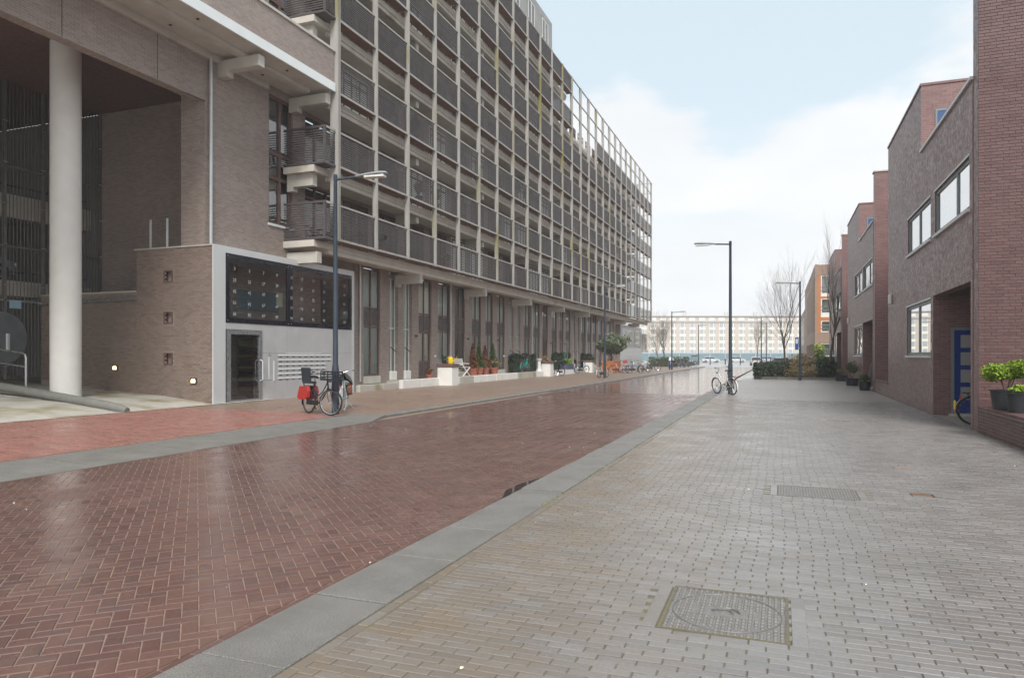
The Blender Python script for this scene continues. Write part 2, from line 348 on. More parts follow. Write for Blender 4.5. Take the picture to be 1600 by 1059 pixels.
    def torus(s, c, R_, r, n=28, m=6, axis='y'):
        b = len(s.v)
        for i in range(n):
            t = 2*math.pi*i/n
            for j in range(m):
                u = 2*math.pi*j/m; q = R_+r*math.cos(u); h = r*math.sin(u)
                x, y = q*math.cos(t), q*math.sin(t)
                s.v.append((c[0]+x, c[1]+h, c[2]+y) if axis == 'y' else (c[0]+x, c[1]+y, c[2]+h))
        for i in range(n):
            for j in range(m): s.f.append((b+i*m+j, b+((i+1) % n)*m+j, b+((i+1) % n)*m+(j+1) % m, b+i*m+(j+1) % m))
        return s
    def quad(s, *p):
        b = len(s.v); s.v += [tuple(q) for q in p]; s.f.append(tuple(range(b, b+len(p)))); return s
    def mesh(s, name, mat=None, smooth=False):
        me = bpy.data.meshes.new(name); me.from_pydata(s.v, [], s.f); me.update()
        if mat is not None: me.materials.append(mat)
        if smooth:
            me.polygons.foreach_set('use_smooth', [True]*len(me.polygons))
            me.set_sharp_from_angle(angle=R(40))
        adduv(me); return me
    def build(s, name, mat, parent=None, smooth=False, loc=None):
        return link(name, s.mesh(name, mat, smooth), None, parent, loc)
def tag(o, label=None, cat=None, group=None, kind=None):
    for k, v in (('label', label), ('category', cat), ('group', group), ('kind', kind)):
        if v: o[k] = v
    return o
def empty(name, loc=(0, 0, 0), rz=0, label=None, cat=None, group=None):
    o = bpy.data.objects.new(name, None); COL.objects.link(o); o.location = loc; o.rotation_euler = (0, 0, rz); o.empty_display_size = .2
    return tag(o, label, cat, group)
def struct(name, mb, mat): return tag(mb.build(name, mat), kind='structure')
def copy_tree(o, parent=None):
    c = o.copy(); COL.objects.link(c); c.parent = parent
    for ch in list(o.children): copy_tree(ch, c)
    return c
def clone(o, loc, rz, label, group=None, scale=None):
    c = copy_tree(o); c.location = loc; c.rotation_euler = (0, 0, rz); c['label'] = label
    if group: c['group'] = group
    if scale: c.scale = (scale,)*3
    return c

# house-number lettering, made first while the scene is still small
NUM = {}
for v_ in range(3, 102, 2):
    cu_ = bpy.data.curves.new('house_number', 'FONT'); cu_.body = str(v_); cu_.size = .155; cu_.align_x = 'CENTER'; cu_.align_y = 'CENTER'
    to = bpy.data.objects.new('tmp', cu_); COL.objects.link(to)
    me = bpy.data.meshes.new_from_object(to.evaluated_get(bpy.context.evaluated_depsgraph_get())); bpy.data.objects.remove(to)
    me.materials.clear(); me.materials.append(M_NUM); NUM[v_] = me

# laid pieces -------------------------------------------------------------------------------------------
TEMPL = np.array([(-.5, -.5, 0), (.5, -.5, 0), (.5, .5, 0), (-.5, .5, 0), (-.5, -.5, 1), (.5, -.5, 1), (.5, .5, 1), (-.5, .5, 1)], float)
TF = np.array([(4, 5, 6, 7), (0, 1, 5, 4), (1, 2, 6, 5), (2, 3, 7, 6), (3, 0, 4, 7)])
def lay(field, basis, mat, parent, n_ind, piece='brick', th=.02, gap=.006, cham=.004, jit=.0012, tilt=.010, score=None, loose='brick_field', und=0.):
    """field: rows (u, v, length, width, angle) in the plane given by basis (origin, U, V, N); the n_ind best-scored become objects"""
    F = np.array(field, float); N = len(F)
    O, U, V, Nn = (np.array(b, float) for b in basis)
    sc = np.array([score(*(O+U*r[0]+V*r[1])) for r in F]) if score else np.arange(N)*-1.
    order = np.argsort(-sc); ind = order[:n_ind]; rest = order[n_ind:]
    # shared piece mesh, unit in length and width
    def templ(L, Wd):
        c, g = cham, gap
        T = TEMPL.copy(); T[:4, 0] *= L-g; T[:4, 1] *= Wd-g; T[4:, 0] *= L-g-2*c; T[4:, 1] *= Wd-g-2*c
        T[:4, 2] = -th; T[4:, 2] = 0
        mid = T[:4].copy(); mid[:, 2] = -c
        return np.vstack([T[:4], mid, T[4:]])
    FA = [(8, 9, 10, 11)]+[(4+i, 4+(i+1) % 4, 8+(i+1) % 4, 8+i) for i in range(4)]+[(i, (i+1) % 4, 4+(i+1) % 4, 4+i) for i in range(4)]
    B = np.stack([U, V, Nn])
    cache = {}
    Bm = Matrix((tuple(U), tuple(V), tuple(Nn))).transposed()
    for i in ind:
        u, v, L, Wd, a = F[i]; key = (round(L, 3), round(Wd, 3))
        if key not in cache:
            me = bpy.data.meshes.new(piece); me.from_pydata([tuple(p) for p in templ(L, Wd)], [], FA); me.materials.append(mat); adduv(me); cache[key] = me
        o = bpy.data.objects.new(piece, cache[key]); COL.objects.link(o); o.parent = parent
        loc = O+U*u+V*v+Nn*random.uniform(-jit, jit)
        tl = Matrix.Rotation(random.gauss(0, tilt)+und*math.sin(1.1*u+.6*v), 3, 'X') @ Matrix.Rotation(random.gauss(0, tilt)+und*math.sin(.8*v-1.3*u+1), 3, 'Y')
        o.matrix_local = Matrix.Translation(Vector(loc)) @ (Bm @ Matrix.Rotation(a, 3, 'Z') @ tl).to_4x4()
    if len(rest):
        allv = np.empty((len(rest), 12, 3))
        for k, i in enumerate(rest):
            u, v, L, Wd, a = F[i]; T = templ(L, Wd)
            T[:, 2] += T[:, 0]*(rng.normal(0, tilt)-und*math.sin(.8*v-1.3*u+1))+T[:, 1]*(rng.normal(0, tilt)+und*math.sin(1.1*u+.6*v))+rng.uniform(-jit, jit)
            ca, sa = math.cos(a), math.sin(a)
            q = np.stack([T[:, 0]*ca-T[:, 1]*sa+u, T[:, 0]*sa+T[:, 1]*ca+v, T[:, 2]], 1)
            allv[k] = O+q@B
        idx = (np.array(FA)[None]+(np.arange(len(rest))*12)[:, None, None]).reshape(-1, 4)
        me = bpy.data.meshes.new(loose); me.from_pydata(allv.reshape(-1, 3).tolist(), [], idx.tolist()); me.materials.append(mat)
        at = me.attributes.new('rnd', 'FLOAT', 'FACE'); at.data.foreach_set('value', np.repeat(rng.random(len(rest)), len(FA)).astype(np.float32))
        adduv(me); o = link(loose, me, None, parent); o['kind'] = 'stuff'
def vis(X, Y, Z):
    x, y, w = proj(X, Y, Z)
    return (-w if (-10 < x < 1610 and -10 < y < 1070) else -1000-w)
def stretcher(x0, x1, y0, y1, L=.21, Wd=.07, holes=(), along='x'):
    out = []; r = 0; y = y0+Wd/2
    while y < y1:
        x = x0-(L/2 if r % 2 else 0)+random.uniform(-.012, .012)
        while x < x1:
            a, b = max(x, x0), min(x+L, x1)
            if b-a > .03:
                c = ((a+b)/2, y)
                if not any(h[0] < c[0] < h[1] and h[2] < c[1] < h[3] for h in holes): out.append((c[0], c[1], b-a, Wd, 0))
            x += L
        y += Wd; r += 1
    return out

# ------------------------------------------------------------------ ground, road, pavements, kerbs
ZR = -.03                       # road surface; pavements lie at about 0
KX0, KX1 = -2.91, -2.36         # right kerb band
LX0, LX1 = -10.72, -9.36        # left sloping kerb band
struct('ground', MB().quad((-900, -60, -.14), (900, -60, -.14), (900, 1500, -.14), (-900, 1500, -.14)), M_GROUND)
road = struct('road', MB().quad((-10.8, -4, ZR-.0055), (KX0+.05, -4, ZR-.0055), (KX0+.05, 41, ZR-.0055), (-10.8, 41, ZR-.0055)), M_SAND)
Lr, Wr = .198, .099
hb = []
c45 = math.cos(R(45)); x_lo, x_hi = -9.42, -3.03
for i in range(-60, 620):
    for j in range(-420, 260):
        k = (i-j) % 4
        if k not in (0, 3): continue
        u, v = ((i+1), (j+.5)) if k == 0 else ((i+.5), (j+1))
        u *= Wr; v *= Wr
        X, Y = (u-v)*c45*.9999-6, (u+v)*c45
        if not (x_lo-.1 < X < x_hi+.1 and 1.6 < Y < 30): continue
        hb.append((X, Y, Lr, Wr, R(45) if k == 0 else R(135)))
def clipx(p, lim, side):
    out = []
    for i in range(len(p)):
        a, b = p[i], p[(i+1) % len(p)]
        ia, ib = (a[0]-lim)*side <= 0, (b[0]-lim)*side <= 0
        if ia: out.append(a)
        if ia != ib:
            t = (lim-a[0])/(b[0]-a[0]); out.append((lim, a[1]+(b[1]-a[1])*t))
    return out
full, cut = [], MB()
for X, Y, L_, W_, a in hb:
    ca, sa = math.cos(a), math.sin(a); h, w = (L_-.010)/2, (W_-.010)/2
    p = [(X+ca*u-sa*v, Y+sa*u+ca*v) for u, v in ((-h, -w), (h, -w), (h, w), (-h, w))]
    xs = [q[0] for q in p]
    if min(xs) >= x_lo and max(xs) <= x_hi: full.append((X, Y, L_, W_, a)); continue
    p = clipx(clipx(p, x_hi, 1), x_lo, -1)
    if len(p) >= 3: cut.prism(p, ZR-.02, ZR-.0005)
lay(full, ((0, 0, ZR), (1, 0, 0), (0, 1, 0), (0, 0, 1)), M_ROAD, road, 300, score=vis, tilt=.006, jit=.0012, gap=.008, und=.008)
tag(cut.build('cut_brick', M_ROAD, road), kind='stuff')
lay([(-2.972, y, .21, .10, R(90)) for y in np.arange(1.6, 41, .21)], ((0, 0, ZR+.001), (1, 0, 0), (0, 1, 0), (0, 0, 1)), M_ROAD, road, 40, score=vis, loose='edge_course')
# beyond the reach of single bricks the road is one surface with a brick pattern
M_ROADFAR = brickwall('far_road_brick', srgb(112, 84, 77), srgb(124, 97, 90), srgb(140, 124, 112), .21, .105, .14, spec=.8, bump=0)
tag(MB().quad((-10.6, 30, ZR), (-3.03, 30, ZR), (-3.03, 100, ZR), (-10.6, 100, ZR)).build('road_surface', M_ROADFAR, road), kind='structure')
# right pavement
COV = (-.68, .05, 4.18, 4.98); GRT = (-.02, .82, 8.62, 9.3); SMA = (1.4, 1.64, 9.13, 9.29); SMB = (1.52, 1.78, 11.25, 11.43); THD = (.88, 1.45, 13.5, 14.0)
pr = struct('right_pavement', MB().quad((KX1-.02, -4, -.006), (14, -4, -.006), (14, 50, -.006), (KX1-.02, 50, -.006)), M_SANDD)
holes = [(a-.07, b+.07, c_-.01, d+.01) for a, b, c_, d in (COV, GRT)]+[SMA, SMB, THD]
fld = stretcher(KX1+.08, 3.84, 1.6, 27, holes=holes)
fld = [(u+.012*math.sin(v*2.1+u*.4), v+.010*math.sin(u*1.7)+.008*math.sin(v*.9+u), a, b, c_) for u, v, a, b, c_ in fld]
lay(fld, ((0, 0, 0), (1, 0, 0), (0, 1, 0), (0, 0, 1)), M_PAVE, pr, 300, score=vis, tilt=.008, jit=.0022, gap=.006, und=.008)
lay([(KX1+.04, y, .21, .07, R(90)) for y in np.arange(1.6, 48, .21)], ((0, 0, 0), (1, 0, 0), (0, 1, 0), (0, 0, 1)), M_PAVE, pr, 30, score=vis, loose='edge_course')
M_PAVEFAR = brickwall('far_grey_paver', srgb(140, 135, 130), srgb(152, 147, 142), srgb(128, 122, 112), .21, .07, .4, bump=.001)
tag(MB().quad((KX1, 26.96, -.001), (3.85, 26.96, -.001), (3.85, 50, -.001), (KX1, 50, -.001)).build('pavement_surface', M_PAVEFAR, pr), kind='structure')
tag(MB().quad((3.84, 17.2, -.001), (14, 17.2, -.001), (14, 50, -.001), (3.84, 50, -.001)).build('yard_surface', M_PAVEFAR, pr), kind='structure')
tag(MB().quad((3.84, 5, -.001), (14, 5, -.001), (14, 17.2, -.001), (3.84, 17.2, -.001)).build('yard_surface', M_PAVEFAR, pr), kind='structure')
# right kerb stones
kr = empty('right_kerb'); tag(kr, kind='structure')
MB().box(KX0+.01, KX1-.015, .9, 47, -.2, -.012).build('kerb_bed', M_SOIL, kr)
kst = MB().bbox(KX0, KX1-.005, .007, .993, -.3, .004, .005).mesh('kerb_stone', M_KERB)
for k in range(46):
    o = link('kerb_stone', kst, None, kr, (random.uniform(-.004, .004), 1+k-.06, random.uniform(-.006, .004))); o.rotation_euler.z = random.gauss(0, .002)
# left: sloping band, then a raised kerb
kl = empty('left_kerb'); tag(kl, kind='structure')
sw = MB(); sw.v = [(LX1, .006, ZR+.005), (LX0, .006, .03), (LX0, .914, .03), (LX1, .914, ZR+.005), (LX1, .006, -.3), (LX0, .006, -.3), (LX0, .914, -.3), (LX1, .914, -.3)]
sw.f = [(0, 3, 2, 1), (0, 1, 5, 4), (1, 2, 6, 5), (2, 3, 7, 6), (3, 0, 4, 7)]
swm = sw.mesh('kerb_stone', M_KERBD)
for k in range(11): link('kerb_stone', swm, None, kl, (0, 4.75+.92*k, random.uniform(-.003, .003)))
kbm = MB().bbox(-9.92, -9.64, .004, .996, -.3, .055, .025).mesh('kerb_stone', M_KERBD)
end = MB(); y0 = 4.75+.92*11
end.v = [(-9.36, y0, ZR+.005), (LX0, y0, .03), (LX0, y0+1.2, .04), (-9.64, y0+1.2, .055), (-9.36, y0, -.3), (LX0, y0, -.3), (LX0, y0+1.2, -.3), (-9.64, y0+1.2, -.3)]
end.f = [(0, 3, 2, 1), (0, 1, 5, 4), (1, 2, 6, 5), (2, 3, 7, 6), (3, 0, 4, 7)]
end.build('kerb_stone', M_KERBD, kl)
for k in range(84): link('kerb_stone', kbm, None, kl, (random.uniform(-.003, .003), y0+1.2+k, 0))
# left pavement
pl = struct('left_pavement', MB().quad((-22, -4, .028), (LX0+.02, -4, .028), (LX0+.02, y0+1.2, .028), (-22, y0+1.2, .028)), M_SAND)
tag(MB().quad((-22, y0+1.2, .030), (-9.9, y0+1.2, .030), (-9.9, 101, .030), (-22, 101, .030)).build('pavement_bed', M_SAND, pl), kind='structure')
lay(stretcher(-16.75, LX0-.01, 4.7, y0+1.2), ((0, 0, .042), (1, 0, 0), (0, 1, 0), (0, 0, 1)), M_REDPAVE, pl, 300, score=vis, jit=.002, tilt=.012)
lay(stretcher(-16.6, -9.95, y0+1.2, 27), ((0, 0, .046), (1, 0, 0), (0, 1, 0), (0, 0, 1)), M_BRNPAVE, pl, 0, score=vis, jit=.002)
M_BRNFAR = brickwall('far_brown_paver', srgb(134, 114, 103), srgb(146, 126, 114), srgb(126, 114, 94), .21, .07, .5, bump=.001)
tag(MB().quad((-16.6, 26.9, .045), (-9.95, 26.9, .045), (-9.95, 101, .045), (-16.6, 101, .045)).build('pavement_surface', M_BRNFAR, pl), kind='structure')
# driveway ramp and raised walkway under the building
def rz(X): return .045+.105*max(0, -17-X)
def ramp(y0_, y1_, dz, name, mat):
    m = MB()
    m.quad((-16.72, y0_, .049), (-16.72, y1_, .049), (-17, y1_, rz(-17)+dz*.4), (-17, y0_, rz(-17)+dz*.4))
    m.quad((-17, y0_, rz(-17)+dz*.4), (-17, y1_, rz(-17)+dz*.4), (-19, y1_, rz(-19)+dz), (-19, y0_, rz(-19)+dz))
    m.quad((-19, y0_, rz(-19)+dz), (-19, y1_, rz(-19)+dz), (-34, y1_, rz(-26)+dz), (-34, y0_, rz(-26)+dz))
    return struct(name, m, mat)
ramp(4, 14.3, 0, 'driveway', M_MOSSC); ramp(14.3, 20.2, .015, 'walkway', M_MOSSC)
lg = MB().path([(-16.75, 14.3, .08), (-17.0, 14.3, .13)]+[(-17-.5*k, 14.3, rz(-17-.5*k)+.10) for k in range(1, 18)], [.09]+[.13]*18, 10).build('edge_kerb', M_LOG, None, True)
tag(lg, 'rounded grey concrete edging running up the driveway past the white column', 'kerb')

# iron covers ---------------------------------------------------------------------------------------------
def cover(name, rect, label, big):
    x0, x1, y0_, y1_ = rect; t = empty(name, ((x0+x1)/2, (y0_+y1_)/2, 0), 0, label, 'manhole cover')
    w, d = (x1-x0)/2, (y1_-y0_)/2
    f = MB(); b = .02
    for a in ((-w, w, -d, -d+b), (-w, w, d-b, d), (-w, -w+b, -d+b, d-b), (w-b, w, -d+b, d-b)): f.box(*a, -.06, .004)
    f.build('frame', M_SANDD if big else M_IRON, t)
    MB().box(-w+b, w-b, -d+b, d-b, -.06, -.002).build('lid', M_IRON, t)
    st = MB(); nx, ny = (19, 15) if big else (26, 8)
    sx, sy = 2*(w-b)/nx, 2*(d-b)/ny
    for i in range(nx):
        for j in range(ny):
            cx_, cy_ = -w+b+sx*(i+.5), -d+b+sy*(j+.5)
            if big and (abs(cx_) < .11 and abs(cy_) < .09 or abs(math.hypot(cx_, cy_)-.325) < .016 or (i in (4, 14) and abs(cy_) < .1)): continue
            st.bbox(cx_-sx*.33, cx_+sx*.33, cy_-sy*.40, cy_+sy*.40, -.003, .0045, .004)
    tag(st.build('tread_stud', M_IRON, t), kind='stuff')
    if big:
        MB().torus((0, 0, -.0005), .325, .003, 40, 6, 'z').build('ring_groove', M_GATE, t)
        e = MB()
        for s_ in (1, -1):
            e.path([(s_*(.02+.06*math.cos(a)), .01*s_+.055*math.sin(a), .002) for a in np.linspace(.3, 3.4, 9)], .007, 6)
            e.path([(s_*.085, .0, .002), (s_*.06, .045, .002), (s_*.02, .07, .002)], .006, 6)
        e.build('emblem', M_GATE, t)
        for s_ in (-1, 1):     # row of paving bricks set on end beside the frame
            for k in range(4):
                MB().bbox(s_*(w+.055)-.045, s_*(w+.055)+.045, -d+k*2*d/4+.003, -d+(k+1)*2*d/4-.003, -.05, .003, .005).build('edge_brick', M_PAVE, t)
    else:
        for s_ in (-1, 1):
            for k in range(3): MB().bbox(s_*(w+.05)-.04, s_*(w+.05)+.04, -d+k*2*d/3+.003, -d+(k+1)*2*d/3-.003, -.05, .003, .005).build('edge_brick', M_PAVE, t)
    return t
cover('manhole_cover', COV, 'square cast iron cover with round lid and central emblem in the near pavement', True)
cover('drain_grate', GRT, 'wide ribbed steel cover set in the pavement, second from the camera', False)
for rect, lb, mt in ((SMA, 'small dark rusty lid sunk into the pavement right of the ribbed cover', M_RUSTP), (SMB, 'small sandy valve lid beyond the rusty one', M_SAND), (THD, 'faint paved-over hatch farthest up the right pavement', M_PAVE)):
    t = empty('valve_lid', (0, 0, 0), 0, lb, 'lid'); x0, x1, a, b = rect
    MB().bbox(x0+.015, x1-.015, a+.012, b-.012, -.05, -.0005, .004).build('lid', mt, t)
    f = MB()
    for q in ((x0, x1, a, a+.012), (x0, x1, b-.012, b), (x0, x0+.015, a+.012, b-.012), (x1-.015, x1, a+.012, b-.012)): f.box(*q, -.05, .0012)
    f.build('frame', M_IROND if mt is M_RUSTP else mt, t)
pd = MB().quad(*[(x, y, ZR+.0050) for x, y in ((-2.93, 7.3), (-2.93, 9.1), (-2.97, 8.95), (-3.04, 8.6), (-3.09, 8.3), (-3.07, 8.1), (-3.10, 7.95), (-3.05, 7.75), (-2.97, 7.5))])
tag(pd.build('puddle', M_PUDDLE), kind='structure')
lit = MB()
for k in range(70):
    X, Y = random.uniform(-9, 3.5), random.uniform(2.4, 16); z = (ZR if X < -2.95 else .004)+.004; a = random.random()*6; s_ = random.uniform(.008, .02)
    lit.quad((X, Y, z), (X+s_*math.cos(a), Y+s_*math.sin(a), z+.004), (X+s_*math.cos(a+1), Y+s_*math.sin(a+1), z+.006), (X+s_*.6*math.cos(a+1.8), Y+s_*.6*math.sin(a+1.8), z))
tag(lit.build('fallen_petals', M_CREAM), 'tiny pale petals and litter scattered over road and pavement', 'litter', kind='stuff')
# ------------------------------------------------------------------ shared building helpers
def wallx(m, X0, X1, y0, y1, z0, z1, holes=()):
    """wall slab parallel to the street with rectangular openings (y0,y1,z0,z1)"""
    ys = sorted({y0, y1, *[min(max(h[i], y0), y1) for h in holes for i in (0, 1)]})
    for a, b in zip(ys, ys[1:]):
        hs = sorted((h[2], h[3]) for h in holes if h[0] < (a+b)/2 < h[1])
        z = z0
        for lo, hi in hs:
            if lo > z: m.box(X0, X1, a, b, z, lo)
            z = max(z, hi)
        if z < z1: m.box(X0, X1, a, b, z, z1)
    return m
def window(parent, X, face, y0, y1, z0, z1, fm, gm, back, mull=(), trans=(), fw=.07, depth=.09, backoff=.16, name='window', panels=()):
    """frame + pane + what is seen behind it; face +1 looks to +X, -1 to -X"""
    f = MB(); d = depth
    def bar(a, b, c, e, dd=d): f.box(min(X, X-face*dd), max(X, X-face*dd), a, b, c, e)
    bar(y0, y1, z0, z0+fw); bar(y0, y1, z1-fw, z1); bar(y0, y0+fw, z0+fw, z1-fw); bar(y1-fw, y1, z0+fw, z1-fw)
    ms = [y0+(y1-y0)*t for t in mull]
    for q in ms: bar(q-fw*.55, q+fw*.55, z0+fw, z1-fw, d*.8)
    ed = [y0+fw]+ms+[y1-fw]
    for t in trans:
        for a, b in zip(ed, ed[1:]): bar(a+(fw*.55 if a in ms else 0), b-(fw*.55 if b in ms else 0), t-fw*.6, t+fw*.6, d*.7)
    w = f.build(name, fm, parent)
    xp = X-face*d*.5
    MB().quad((xp, y0+fw, z0+fw), (xp, y1-fw, z0+fw), (xp, y1-fw, z1-fw), (xp, y0+fw, z1-fw)).build('pane', gm, w)
    for a, b in panels: MB().box(min(X-face*.02, X-face*.06), max(X-face*.02, X-face*.06), y0+fw, y1-fw, a, b).build('spandrel_panel', M_SLAT, w)
    if back is not None:
        xb = X-face*(d+backoff)
        m = MB()
        if back in (M_CURT,):        # folds
            n = max(4, int((y1-y0)/.08)); ys = np.linspace(y0+.02, y1-.02, n+1)
            for k in range(n):
                o0, o1 = (.015 if k % 2 else -.015), (-.015 if k % 2 else .015)
                m.quad((xb+o0, ys[k], z0), (xb+o1, ys[k+1], z0), (xb+o1, ys[k+1], z1), (xb+o0, ys[k], z1))
            m.build('curtain', back, w)
        else:
            e_ = 1.2 if backoff > .2 else .1; m.quad((xb, y0-e_, z0-.1), (xb, y1+e_, z0-.1), (xb, y1+e_, z1+.1), (xb, y0-e_, z1+.1)); m.build('glare_sheet' if back is M_GLARE else 'room_back', back, w)
    return w

# ------------------------------------------------------------------ left apartment building
FX, WX = -15.6, -17.4            # lattice plane, wall plane
BAY, NB, PY0 = 2.655, 26, 22.45  # lattice bays
ZB, SH = 5.9, 2.76               # first balcony, storey height
YE = PY0+BAY*NB
apt = empty('apartment_building', (-17.4, 40, 0), 0, 'long brown brick apartment block with a pale balcony lattice and dark slat screens', 'building')
apt.location = (0, 0, 0)
# lattice posts
pm = MB().box(-.11, .11, -.02, .06, ZB-.02, 23.84).box(-.07, .095, -.055, -.02, ZB-.02, 23.84).mesh('lattice_post', M_POST)
pt = [i for i in range(NB+1)]
for i in pt: link('lattice_post', pm, None, apt, (FX, PY0+BAY*i, 0))
MB().box(FX-.2, FX+.14, PY0-.16, PY0-.085, ZB-.02, 23.84).build('corner_post', M_POST, apt)
# balconies
edge = MB().box(-.38, .05, .08, BAY-.08, 0, .07).mesh('balcony_edge', M_RUST)
lip = MB().box(.052, .085, .08, BAY-.08, .0, .085).mesh('edge_strip', M_RAIL)
rail = MB().box(-.04, .05, .065, BAY-.06, 1.315, 1.38).mesh('balcony_rail', M_RAIL)
NS = 13
slat1 = MB().box(-.012, .018, .09, BAY-.09, -.022, .022).mesh('slat', M_SLAT)
slatm = MB()
for q in range(NS): slatm.box(-.012, .018, .09, BAY-.09, .17+q*.087-.022, .17+q*.087+.022)
slatm = slatm.mesh('slat_screen', M_SLAT)
stile = MB().box(-.03, -.012, BAY/2-.02, BAY/2+.02, .07, 1.3).mesh('baluster', M_RAIL)
cand = sorted([(proj(FX, PY0+BAY*i, ZB+SH*k)[2], i, k) for i in range(NB) for k in range(7) if proj(FX, PY0+BAY*(i+.5), ZB+SH*k)[1] > -40])
single = {(i, k) for _, i, k in cand[:23]}
for k in range(7):
    for i in range(NB):
        if k == 6 and i > 11: 
            link('lattice_beam', rail, None, apt, (FX, PY0+BAY*i, ZB+SH*6)); link('lattice_beam', rail, None, apt, (FX, PY0+BAY*i, ZB+SH*6-1.38)); continue
        if k == 5 and i in (12, 13, 14):
            link('balcony_rail', rail, None, apt, (FX, PY0+BAY*i, ZB+SH*k)); continue
        loc = (FX, PY0+BAY*i, ZB+SH*k)
        e = link('balcony_edge', edge, None, apt, loc); link('edge_strip', lip, None, e)
        r_ = link('balcony_rail', rail, None, apt, loc)
        if i % 3 == 0 and i < 12: link('baluster', stile, None, r_)
        if (i, k) in single:
            for q in range(NS): link('slat', slat1, None, r_, (0, 0, .17+q*.087+random.uniform(-.003, .003)))
        else: tag(link('slat_screen', slatm, None, r_), kind='stuff')
# end return of the lattice at the far corner
for k in range(7):
    MB().box(FX-1.8, FX-.12, YE-.03, YE+.05, ZB+SH*k+1.3, ZB+SH*k+1.38).build('return_rail', M_RAIL, apt)
    MB().box(FX-1.8, FX-.12, YE-.03, YE+.05, ZB+SH*k, ZB+SH*k+.07).build('return_rail', M_RAIL, apt)
link('lattice_post', pm, None, apt, (FX-1.8, YE, 0))
# near end of the balconies: angled return rails
for k in (0, 1, 3, 4, 5):
    z = ZB+SH*k
    r_ = MB().box(WX, FX+.05, 21.62, 21.70, z+1.30, z+1.38).build('return_rail', M_SLAT, apt)
    for q in range(NS): MB().box(WX, FX-.03, 21.645, 21.675, z+.17+q*.087-.022, z+.17+q*.087+.022).build('slat', M_SLAT, r_)
    MB().box(FX-.03, FX+.03, 21.62, 21.70, z+.03, z+1.30).build('corner_stile', M_SLAT, r_)
    MB().box(FX-.01, FX+.05, 21.70, PY0-.16, z+1.30, z+1.38).build('front_rail', M_RAIL, r_)
    for q in range(NS): MB().box(FX-.01, FX+.02, 21.71, PY0-.17, z+.17+q*.087-.022, z+.17+q*.087+.022).build('slat', M_SLAT, r_)
    MB().box(WX, FX+.05, 21.60, PY0-.1, z-.02, z+.06).build('balcony_edge', M_SLAT, apt)
# floor slabs, downstand beams and brackets
for k in range(7):
    z = ZB+SH*k; ye = YE-.1 if k < 1 else 84.5
    if k == 6: ye = PY0+BAY*12
    if k in (0, 1, 3, 4, 5, 6): MB().box(WX+.002, FX-.42, 21.6 if k != 2 else PY0, ye, z-.28, z-.04).build('floor_slab', M_SLAB, apt)
    else: MB().box(WX+.002, FX-.42, PY0+.1, ye, z-.28, z-.04).build('floor_slab', M_SLAB, apt)
    MB().box(FX-.62, FX-.47, PY0+.1, ye, z-.44, z-.282).build('edge_beam', M_SLAB, apt)
bk = MB().box(WX, FX-.64, -.14, .14, -.74, -.285).box(WX, WX+.28, -.14, .14, -.9, -.74).mesh('bracket', M_CONC)
bk0 = MB().box(WX, FX-.44, -.14, .14, -.86, -.445).box(WX, WX+.2, -.14, .14, -1.0, -.86).mesh('bracket', M_CONC)
for k in range(7):
    for j in range(9):
        if k == 6 and j > 3: continue
        if k == 2 and j == 0: continue
        y = 21.95+BAY*3*j
        link('bracket', bk0 if k == 0 else bk, None, apt, (0, y, ZB+SH*k))
# back wall with windows
bw_ = MB()
wallx(bw_, WX-.4, WX, 25.6, 84.4, 5.6, 20.9); wallx(bw_, WX-.4, WX, 25.6, PY0+BAY*12, 20.9, 23.6)
bw_.box(WX-12, WX-.4, 84.0, 84.4, 0, 20.9)
bw_.box(WX-12, WX-.4, 17.9, 84.0, 20.6, 20.88)
bw_.build('brick_wall', M_BROWN, apt)
fr, pa, cu = None, None, None
for k in range(7):
    for i in range(1, 24):
        if k == 6 and i > 11: continue
        if k == 2 and i == 0: continue
        y = PY0+BAY*i
        if fr is None:
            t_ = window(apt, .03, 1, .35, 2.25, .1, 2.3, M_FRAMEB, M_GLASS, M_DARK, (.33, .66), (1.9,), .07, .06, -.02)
            fr = t_.data; pa, cu = [c for c in t_.children]
            t_.location = (WX, y, ZB+SH*k)
        else:
            o = link('window', fr, None, apt, (WX, y, ZB+SH*k)); link('pane', pa.data, None, o)
            if (i*7+k*3+i*k) % 5 in (0, 2): 
                c_ = link('curtain', cu.data.copy(), None, o, (.012, 0, 0)); c_.data.materials.clear(); c_.data.materials.append(M_CURT)
            else: link('room_back', cu.data, None, o)
# penthouse on the roof, set back
MB().box(-34, -17.0, 20, 53.6, 23.6, 28.0).build('penthouse_wall', M_GREYR, apt)
for i in range(6):
    y = 53.6-2.0-i*3.2
    window(apt, -16.96, 1, y-.6, y+.9, 25.2, 27.4, M_FRAMEW, M_GLASS, M_DARK, (.5,), (), .08, .03, .0, 'penthouse_window')
MB().box(FX-2.2, FX-.5, PY0, PY0+BAY*12, 23.3, 23.58).build('roof_slab', M_SLAB, apt)

